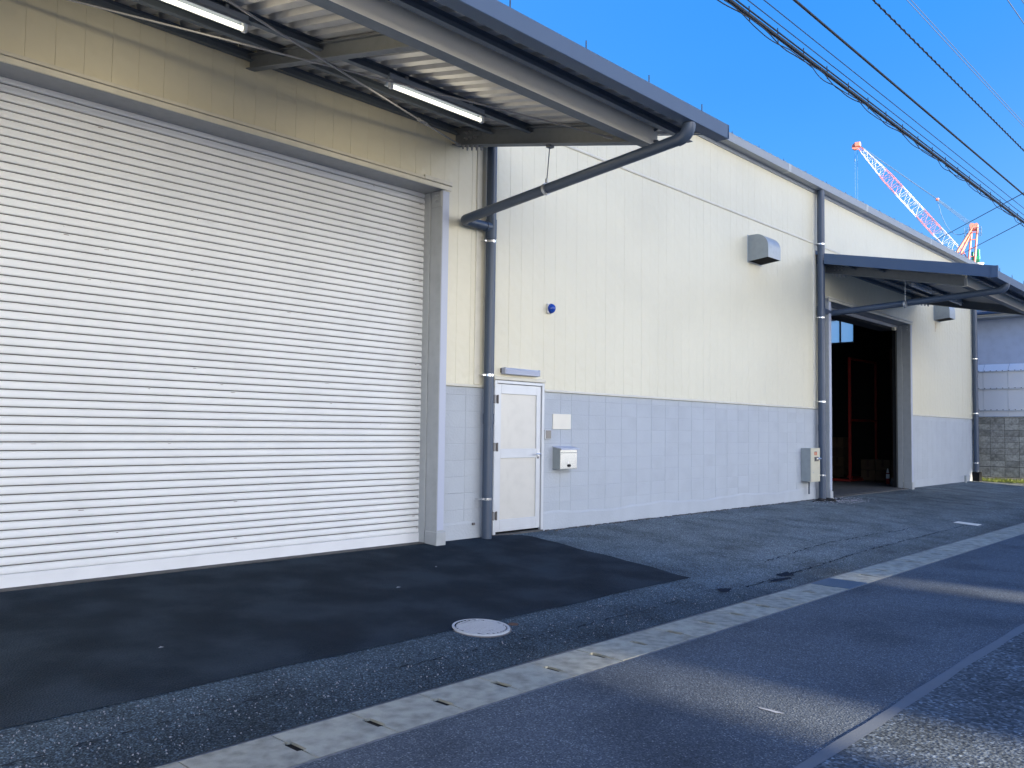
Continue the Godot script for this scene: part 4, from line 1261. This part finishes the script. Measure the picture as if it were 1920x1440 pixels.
func make_far_end() -> void:
	# block wall square to the street, beyond the warehouse
	var w := thing("block_wall", "weathered grey concrete block wall beyond the far corner", "wall", V(30, 0, 1))
	obj("core", bx(V(30.02, -0.3, -6.0), V(30.12, 1.955, 4.2)), M.cb_joint, w)
	obj("footing", bx(V(29.93, -0.3, -6.0), V(30.02, 0.08, 4.2), 0.01), M.cb[1], w)
	for i in range(-4, 8):
		for j in 9:
			var z := -0.20 + i * 0.40
			var y := 0.415 + j * 0.19 if j < 8 else 0.09
			var h := 0.19 if j < 8 else 0.315
			var b := MB.new()
			var key := "cb%d" % int(j == 8)
			if not shared.has(key):
				b.box(V(0, 0.004, 0.004), V(0.10, h - 0.004, 0.396), 0.006)
				shared[key] = b.mesh()
			put("concrete_block", shared[key], M.cb[rng.randi() % 3], V(29.99 + rng.randf_range(-0.003, 0.003) - (0.04 if j == 8 else 0.0), y, z), w)
	obj("coping", bx(V(29.975, 1.942, -6.0), V(30.14, 1.975, 4.2), 0.008), M.cb[2], w)
	# translucent fence on the wall
	var f := thing("translucent_fence", "white translucent plastic panel fence standing on the block wall", "fence", V(30.06, 1.98, 1))
	for i in range(-6, 6):
		obj("panel", bx(V(30.05, 1.99, i * 0.70 + 0.01), V(30.058, 3.40, i * 0.70 + 0.69)), M.poly, f)
		var top := MB.new()
		top.extrude(PackedVector2Array([Vector2(30.05, 3.402), Vector2(30.058, 3.402), Vector2(30.308, 3.64), Vector2(30.30, 3.645)]), V(0, 0, i * 0.70 + 0.01), Vector3.RIGHT, Vector3.UP, V(0, 0, 0.68))
		obj("top_panel", top, M.poly, f)
		obj("post", bx(V(30.07, 1.98, i * 0.70 - 0.03), V(30.11, 3.42, i * 0.70 + 0.03)), M.white, f)
	for y in [2.15, 2.83, 3.38]:
		obj("rail", bx(V(30.012, y, -4.3), V(30.048, y + 0.035, 4.2)), M.alu, f)
		var k := MB.new()
		for i in 36:
			k.box(V(30.004, y + 0.03, -2.0 + i * 0.17), V(30.03, y + 0.05, -1.97 + i * 0.17))
		tag(obj("panel_screw", k, M.hinge, f), "", "", "", "stuff")
	# neighbour's house
	var h := thing("grey_house", "plain grey blue house wall under a low eave beyond the block wall", "house", V(34, 0, 2))
	obj("wall", bx(V(32.0, -0.3, -2.2), V(39, 5.30, 9.0)), M.house, h)
	var e := obj("eave_soffit", bx(V(31.45, 5.30, -2.7), V(39.4, 5.36, 9.5)), M.house_trim, h)
	obj("fascia", bx(V(31.43, 5.362, -2.72), V(31.47, 5.52, 9.5)), M.fascia, e)
	obj("eave_gutter", bx(V(31.33, 5.40, -2.7), V(31.428, 5.49, 9.5), 0.02), M.gutter, e)
	var rf := MB.new()
	rf.extrude(PackedVector2Array([Vector2(31.40, 5.525), Vector2(39.5, 5.525), Vector2(35.4, 6.5)]), V(0, 0, -2.75), Vector3.RIGHT, Vector3.UP, V(0, 0, 12.3))
	obj("roof", rf, M.eave, h)
	# weeds in the strip of sun
	var mm := MultiMesh.new()
	mm.transform_format = MultiMesh.TRANSFORM_3D
	var b := MB.new()
	b.tri(V(-0.5, 0, 0), V(0.5, 0, 0), V(0.2, 1, 0.3), Vector3.BACK, Vector3.BACK, Vector3.BACK)
	mm.mesh = b.mesh()
	var tr := []
	for i in 5200:
		var x := rng.randf_range(28.98, 29.93)
		var z := rng.randf_range(-2.5, 1.3)
		if bump_noise.get_noise_2d(x * 6.0, z * 6.0) < -0.1: continue
		var s := rng.randf_range(0.03, 0.13) * (1.0 if x > 29.4 else 0.7)
		tr.append(Transform3D(Basis.from_euler(V(rng.randf_range(-0.6, 0.6), rng.randf() * TAU, rng.randf_range(-0.6, 0.6))).scaled(V(0.014, s, 0.03)), V(x, -0.02, z)))
	mm.instance_count = tr.size()
	for i in tr.size(): mm.set_instance_transform(i, tr[i])
	var mi := MultiMeshInstance3D.new()
	mi.name = "weeds"
	mi.multimesh = mm
	mi.material_override = M.weed
	add_child(mi, true)
	tag(mi, "low yellow green weeds at the foot of the block wall", "weeds", "", "stuff")


# ------------------------------------------------------------------ overhead cables
func make_cables() -> void:
	var x0 := -12.0
	var x1 := 70.0
	var b := thing("cable_bundle", "thick black cable bundle with loose looping wires lashed under it, lowest of the overhead lines", "cable", V(0, 5.74, 3.4), "overhead lines above the street")
	obj("main_cable", bar_mb(V(x0, 5.75, 3.4), V(x1, 5.75, 3.4), 0.023, 12), M.cable, b)
	obj("support_strand", bar_mb(V(x0, 5.80, 3.41), V(x1, 5.79, 3.41), 0.009, 8), M.cable, b)
	for k in 2:
		var path := PackedVector3Array()
		var n := 900
		for i in n + 1:
			var t := float(i) / n
			var x := lerpf(x0, x1, t)
			var ph := fposmod(x / 0.66 + k * 0.33, 1.0)
			var sag := 0.04 + (0.015 + 0.010 * sin(x * 1.3 + k)) * 4.0 * ph * (1.0 - ph)
			path.append(V(x, 5.745 - sag - 0.012 * k, 3.4 + 0.03 * sin(x * 4.0 + k * 2.1)))
		var m := MB.new()
		m.tube(path, 0.0062 - 0.0008 * k, 6)
		obj("lashed_wire", m, M.cable, b)
	var ties := MB.new()
	var x := x0 + 0.3
	while x < x1:
		ties.bar(V(x, 5.845, 3.405), V(x + 0.02, 5.69, 3.40), 0.006, 5)
		x += 0.66
	tag(obj("cable_tie", ties, M.cable, b), "", "", "", "stuff")
	for e in [[5.905, 3.40, 0.0055, "thin dark wire just above the cable bundle, lower of the close pair"], [6.045, 3.40, 0.0055, "thin dark wire above the cable bundle, upper of the close pair"], [6.335, 3.40, 0.0155, "single smooth dark cable above the thin pair of wires"], [7.79, 3.40, 0.005, "thin blue wire near the top right, lower strand of a pair"], [7.86, 3.40, 0.005, "thin blue wire near the top right, upper strand of a pair"], [10.05, 3.40, 0.009, "dark wire cutting the top right corner, lower one"], [10.5, 3.40, 0.009, "dark wire cutting the top right corner, upper one"]]:
		var w := thing("overhead_wire", e[3], "wire", V(0, e[0], e[1]), "overhead lines above the street")
		obj("conductor", bar_mb(V(x0, e[0], e[1]), V(x1 + 40.0, e[0], e[1]), e[2], 8), M.cable if e[2] > 0.015 else M.wire, w)
	for e in [[V(21.37, 6.886, 3.4), V(45.0, 10.43, -7.2), "thin slanting service wire crossing behind the bundle, passing the crane's mast head"], [V(21.84, 6.40, 3.4), V(45.0, 9.955, -5.2), "thin slanting service wire crossing low, passing the crane's green winch"]]:
		var w := thing("service_wire", e[2], "wire", e[0], "thin wires slanting to the street line")
		obj("conductor", bar_mb(e[0], e[1], 0.011, 6), M.wire, w)
	var s := thing("spiral_wire", "dark cable wrapped in a spiral binding, second strong line from the right", "cable", V(0, 7.27, 3.4), "overhead lines above the street")
	obj("core_wire", bar_mb(V(x0, 7.27, 3.4), V(x1, 7.27, 3.4), 0.010, 8), M.cable, s)
	var sp := PackedVector3Array()
	for i in 3600:
		var t := float(i) / 3600.0
		var a := t * (x1 - x0) / 0.20 * TAU
		sp.append(V(lerpf(x0, x1, t), 7.27 + 0.015 * cos(a), 3.4 + 0.015 * sin(a)))
	var sm := MB.new()
	sm.tube(sp, 0.0055, 5)
	obj("spiral_binding", sm, M.cable, s)


# ------------------------------------------------------------------ distant crane
func lattice(m: MB, a: Vector3, b: Vector3, wa: float, wb: float, bays: int, rc: float, rl: float, t0: float, t1: float) -> void:
	var d := (b - a).normalized()
	var s := d.cross(V(0, 0, 1)).normalized()
	var w := V(0, 0, 1)
	for i in bays:
		var f0 := float(i) / bays
		var f1 := float(i + 1) / bays
		if f0 < t0 - 0.001 or f0 >= t1 - 0.001: continue
		var p := []
		for f in [f0, f1]:
			var c := a.lerp(b, f)
			var h := lerpf(wa, wb, clampf((f - 0.72) / 0.28, 0.0, 1.0)) / 2.0 * clampf(0.35 + f * 9.0, 0.0, 1.0)
			p.append([c + s * h + w * h, c - s * h + w * h, c - s * h - w * h, c + s * h - w * h])
		for k in 4:
			m.bar(p[0][k], p[1][k], rc, 5)
			m.bar(p[0][k], p[0][(k + 1) % 4], rl, 4)
			if (i + k) % 2 == 0: m.bar(p[0][k], p[1][(k + 1) % 4], rl, 4)
			else: m.bar(p[0][(k + 1) % 4], p[1][k], rl, 4)

func make_crane() -> void:
	var c := thing("tower_crane", "distant luffing tower crane with a red and white lattice boom behind the roof", "crane", V(154.3, 0, -34.7))
	c.rotation.y = -1.3026
	var foot := V(1.2, 29.7, 0)
	var tip := V(-15.75, 52.3, 0)
	for e in [[0.0, 0.09, true], [0.09, 0.26, false], [0.26, 0.42, true], [0.42, 0.60, false], [0.60, 0.76, true], [0.76, 0.93, false], [0.93, 1.01, true]]:
		var m := MB.new()
		lattice(m, foot, tip, 1.6, 0.5, 26, 0.042, 0.018, e[0], e[1])
		loc("boom_section", m, M.crane_red_hazed if e[2] else M.crane_white, c)
	var hd := MB.new()
	hd.box(V(-16.3, 52.1, -0.5), V(-15.3, 52.9, 0.5), 0.1)
	hd.tube(PackedVector3Array([V(-16.2, 52.2, -0.3), V(-16.2, 52.2, 0.3)]), 0.55, 14)
	loc("boom_head", hd, M.crane_red_hazed, c)
	# A-frame
	var af := MB.new()
	for z in [-0.9, 0.9]:
		af.bar(V(2.0, 36.1, z * 0.6), V(-0.5, 31.9, z), 0.16, 8)
		af.bar(V(1.75, 35.1, z * 0.6), V(0.1, 31.7, z), 0.14, 8)
		af.bar(V(1.7, 35.2, z * 0.6), V(1.15, 29.6, z), 0.15, 8)
		af.bar(V(2.6, 36.2, z * 0.6), V(2.05, 29.6, z), 0.15, 8)
	for y in [31.0, 32.4, 33.8, 35.0]:
		af.bar(V(1.3 + (y - 30.0) * 0.09, y, 0.8), V(2.15 + (y - 30.0) * 0.07, y, 0.8), 0.07, 6)
		af.bar(V(1.3 + (y - 30.0) * 0.09, y, -0.8), V(1.3 + (y - 30.0) * 0.09, y, 0.8), 0.07, 6)
	loc("mast_frame", af, M.crane_red_hazed, c)
	var ah := MB.new()
	ah.box(V(1.4, 35.5, -0.7), V(2.7, 36.1, 0.7), 0.1)
	for z in [-0.5, 0.0, 0.5]:
		ah.tube(PackedVector3Array([V(1.8, 36.25, z), V(1.8, 36.25, z + 0.15)]), 0.38, 12)
		ah.tube(PackedVector3Array([V(2.4, 36.25, z), V(2.4, 36.25, z + 0.15)]), 0.32, 12)
	loc("mast_head", ah, M.crane_red_hazed, c)
	var cg := MB.new()
	for q in [[0.7, 1.3], [2.75, 3.15]]:
		for z in [-0.9, 0.9]:
			for y in [34.75, 35.3, 35.85]:
				cg.bar(V(q[0], y, z), V(q[1], y, z), 0.035, 4)
			for x in q:
				cg.bar(V(x, 34.7, z), V(x, 35.9, z), 0.035, 4)
		for y in [34.75, 35.85]:
			for x in q:
				cg.bar(V(x, y, -0.9), V(x, y, 0.9), 0.035, 4)
	loc("service_cage", cg, M.crane_wire, c)
	var blk := MB.new()
	blk.box(V(-3.55, 41.1, -0.3), V(-3.05, 41.5, 0.3), 0.08)
	loc("pendant_block", blk, M.crane_red_hazed, c)
	var pn := MB.new()
	for z in [-0.35, 0.35]:
		pn.bar(V(-3.3, 41.35, z * 0.6), V(-15.7, 52.5, z), 0.045, 5)
	for i in 5:
		var z := -0.4 + i * 0.2
		pn.bar(V(-3.3, 41.2 + i * 0.05, z), V(1.6 + i * 0.12, 36.2 + i * 0.05, z), 0.035, 5)
	loc("pendant_rope", pn, M.crane_wire, c)
	var hk := MB.new()
	hk.bar(V(-16.25, 52.0, 0.0), V(-16.25, 20.0, 0.0), 0.022, 4)
	hk.bar(V(-15.85, 52.0, 0.0), V(-15.85, 20.0, 0.0), 0.018, 4)
	hk.tube(PackedVector3Array([V(-16.25, 50.05, 0), V(-16.25, 49.6, 0)]), 0.09, 6)
	loc("hoist_rope", hk, M.crane_wire, c)
	var lp := PackedVector3Array()
	for i in 25:
		var t := i / 24.0
		lp.append(V(-3.3, 41.2, 0.2).bezier_interpolate(V(-2.3, 35.6, 0.2), V(-0.6, 34.0, 0.2), V(1.0, 35.4, 0.2), t))
	var lm := MB.new()
	lm.tube(lp, 0.05, 6)
	loc("hanging_cable", lm, M.crane_wire, c)
	# winch and machine deck
	var wn := MB.new()
	wn.tube(PackedVector3Array([V(1.7, 30.2, -0.8), V(2.8, 30.2, -0.8)]), 0.5, 14)
	wn.box(V(1.65, 29.9, -1.0), V(2.0, 31.35, 0.6), 0.08)
	wn.box(V(2.48, 29.9, -1.0), V(2.88, 31.70, 0.6), 0.08)
	wn.box(V(1.65, 29.9, -1.0), V(2.9, 30.5, 0.8), 0.08)
	loc("winch", wn, M.crane_green, c).position.y = 0.5
	loc("machine_deck", bx(V(-0.6, 29.3, -1.3), V(3.4, 29.85, 1.3), 0.06), M.crane_white, c)
	var tw := MB.new()
	lattice(tw, V(1.0, 0, 0), V(1.0, 29.3, 0), 1.8, 1.8, 14, 0.10, 0.05, 0.0, 1.01)
	loc("tower_section", tw, M.crane_white, c)


# ------------------------------------------------------------------ unseen blocks added across the street, behind the camera, to shade it
func make_across() -> void:
	var z0 := 80.0
	var z1 := 90.0
	var top := 19.6
	var ta := tan(deg_to_rad(SUN_AZ))
	var te := tan(deg_to_rad(SUN_EL)) / cos(deg_to_rad(SUN_AZ))
	var spans := []
	# gaps shaped to let three shafts of sun through to the street
	var g1 := 4.72 + (z0 - 5.2) * ta
	var g2 := 9.62 + (z0 - 5.0) * ta
	var g3 := 29.5 + (z0 - 0.0) * ta
	var gaps := [[g1, 0.66, 0.0, (z0 - 5.6) * te], [g2, 0.56, 0.0, (z0 - 5.5) * te], [g3, 1.8, (z0 - 1.8) * te, (z0 + 1.2) * te]]
	var x := 0.6
	var labels := ["tall plain apartment block added across the street for shade, leftmost", "tall plain apartment block added across the street for shade between two narrow gaps", "tall plain apartment block added across the street for shade right of the second gap"]
	var i := 0
	var a := thing("occluder_block", labels[0], "apartment block", V(0, 0, 85), "apartment blocks added across the street")
	for g in gaps:
		obj("wall", bx(V(x, -0.3, z0), V(g[0] - g[1] / 2, top, z1)), M.apartment, a)
		obj("gap_infill", bx(V(g[0] - g[1] / 2, g[3], z0), V(g[0] + g[1] / 2, top, z0 + 0.4)), M.apartment, a)  # added infill that cuts off the top of the sun shaft
		if g[2] > 0.0:
			obj("gap_infill", bx(V(g[0] - g[1] / 2, -0.3, z0), V(g[0] + g[1] / 2, g[2], z0 + 0.4)), M.apartment, a)
		x = g[0] + g[1] / 2
		i += 1
		if i < 3:
			a = thing("occluder_block", labels[i], "apartment block", V(x, 0, 85), "apartment blocks added across the street")
	obj("wall", bx(V(x, -0.3, z0), V(33.5, top, z1)), M.apartment, a)


func _ready() -> void:
	rng.seed = 20240611
	bump_noise = noise(FastNoiseLite.TYPE_SIMPLEX_SMOOTH, 0.7, 3, 4)
	# camera
	var cam := Camera3D.new()
	cam.name = "camera"
	cam.fov = 48.265
	cam.near = 0.05
	cam.far = 2000.0
	var r := V(0.6825, 0.0138, 0.7307)
	var f := V(0.7293, 0.0536, -0.6821)
	r = (r - f.normalized() * r.dot(f.normalized())).normalized()
	f = f.normalized()
	cam.transform = Transform3D(Basis(r, r.cross(f), -f), V(0, 1.349, 7.635))
	add_child(cam)
	cam.current = true
	# sky and air
	var we := WorldEnvironment.new()
	we.name = "world_environment"
	var env := Environment.new()
	env.background_mode = Environment.BG_SKY
	var sk := PanoramaSkyMaterial.new()
	sk.panorama = make_sky()
	var sky := Sky.new()
	sky.sky_material = sk
	env.sky = sky
	env.tonemap_mode = Environment.TONE_MAPPER_LINEAR
	env.tonemap_exposure = EXPO
	env.sdfgi_enabled = true
	env.ssao_enabled = true
	env.ssil_enabled = true
	we.environment = env
	add_child(we)
	# sun
	var sun := DirectionalLight3D.new()
	sun.name = "sun"
	sun.light_energy = 1.6
	sun.light_color = Color(1.0, 0.93, 0.80)
	sun.light_angular_distance = 0.3
	sun.shadow_enabled = true
	add_child(sun)
	var az := deg_to_rad(SUN_AZ)
	var el := deg_to_rad(SUN_EL)
	var to_sun := V(sin(az) * cos(el), sin(el), cos(az) * cos(el))
	sun.look_at_from_position(to_sun * 100.0, Vector3.ZERO, Vector3.UP)

	make_materials()
	make_ground()
	make_walls()
	make_shutter(0.6, 6.73, true, "big white slatted roller shutter, closed, in a grey frame")
	make_shutter(17.92, 22.84, false, "roller shutter rolled up over the dark doorway")
	make_door()
	make_canopy([-1.32, 1.48, 4.28, 7.08], -2.0, 7.60, "large sloping steel canopy with corrugated deck over the closed shutter", false)
	make_canopy([18.03, 23.45], 17.5, 24.0, "smaller steel canopy with a blue grey edge board over the open doorway", true)
	var canopy := get_node("steel_canopy")
	make_brace(canopy, V(1.5, 4.77, 0.14), V(7.0, 4.36, 2.45), 0.12)
	make_brace(canopy, V(1.5, 4.24, 2.72), V(7.02, 4.80, 0.14), 0.82)
	make_lamp(2.26, 4.645, 1.28, true, "lit fluorescent lamp under the big canopy, the left one cut by the picture's top edge")
	make_lamp(5.02, 4.645, 1.28, true, "lit fluorescent lamp under the big canopy, the right one near the end rafter")
	make_lamp(19.6, 4.66, 1.28, false, "unlit fluorescent lamp under the far canopy, nearer the left rafter")
	make_lamp(21.9, 4.66, 1.28, false, "unlit fluorescent lamp under the far canopy, nearer the right rafter")
	make_pipes()
	make_fittings()
	make_street()
	make_interior()
	make_far_end()
	make_cables()
	make_crane()
	make_across()
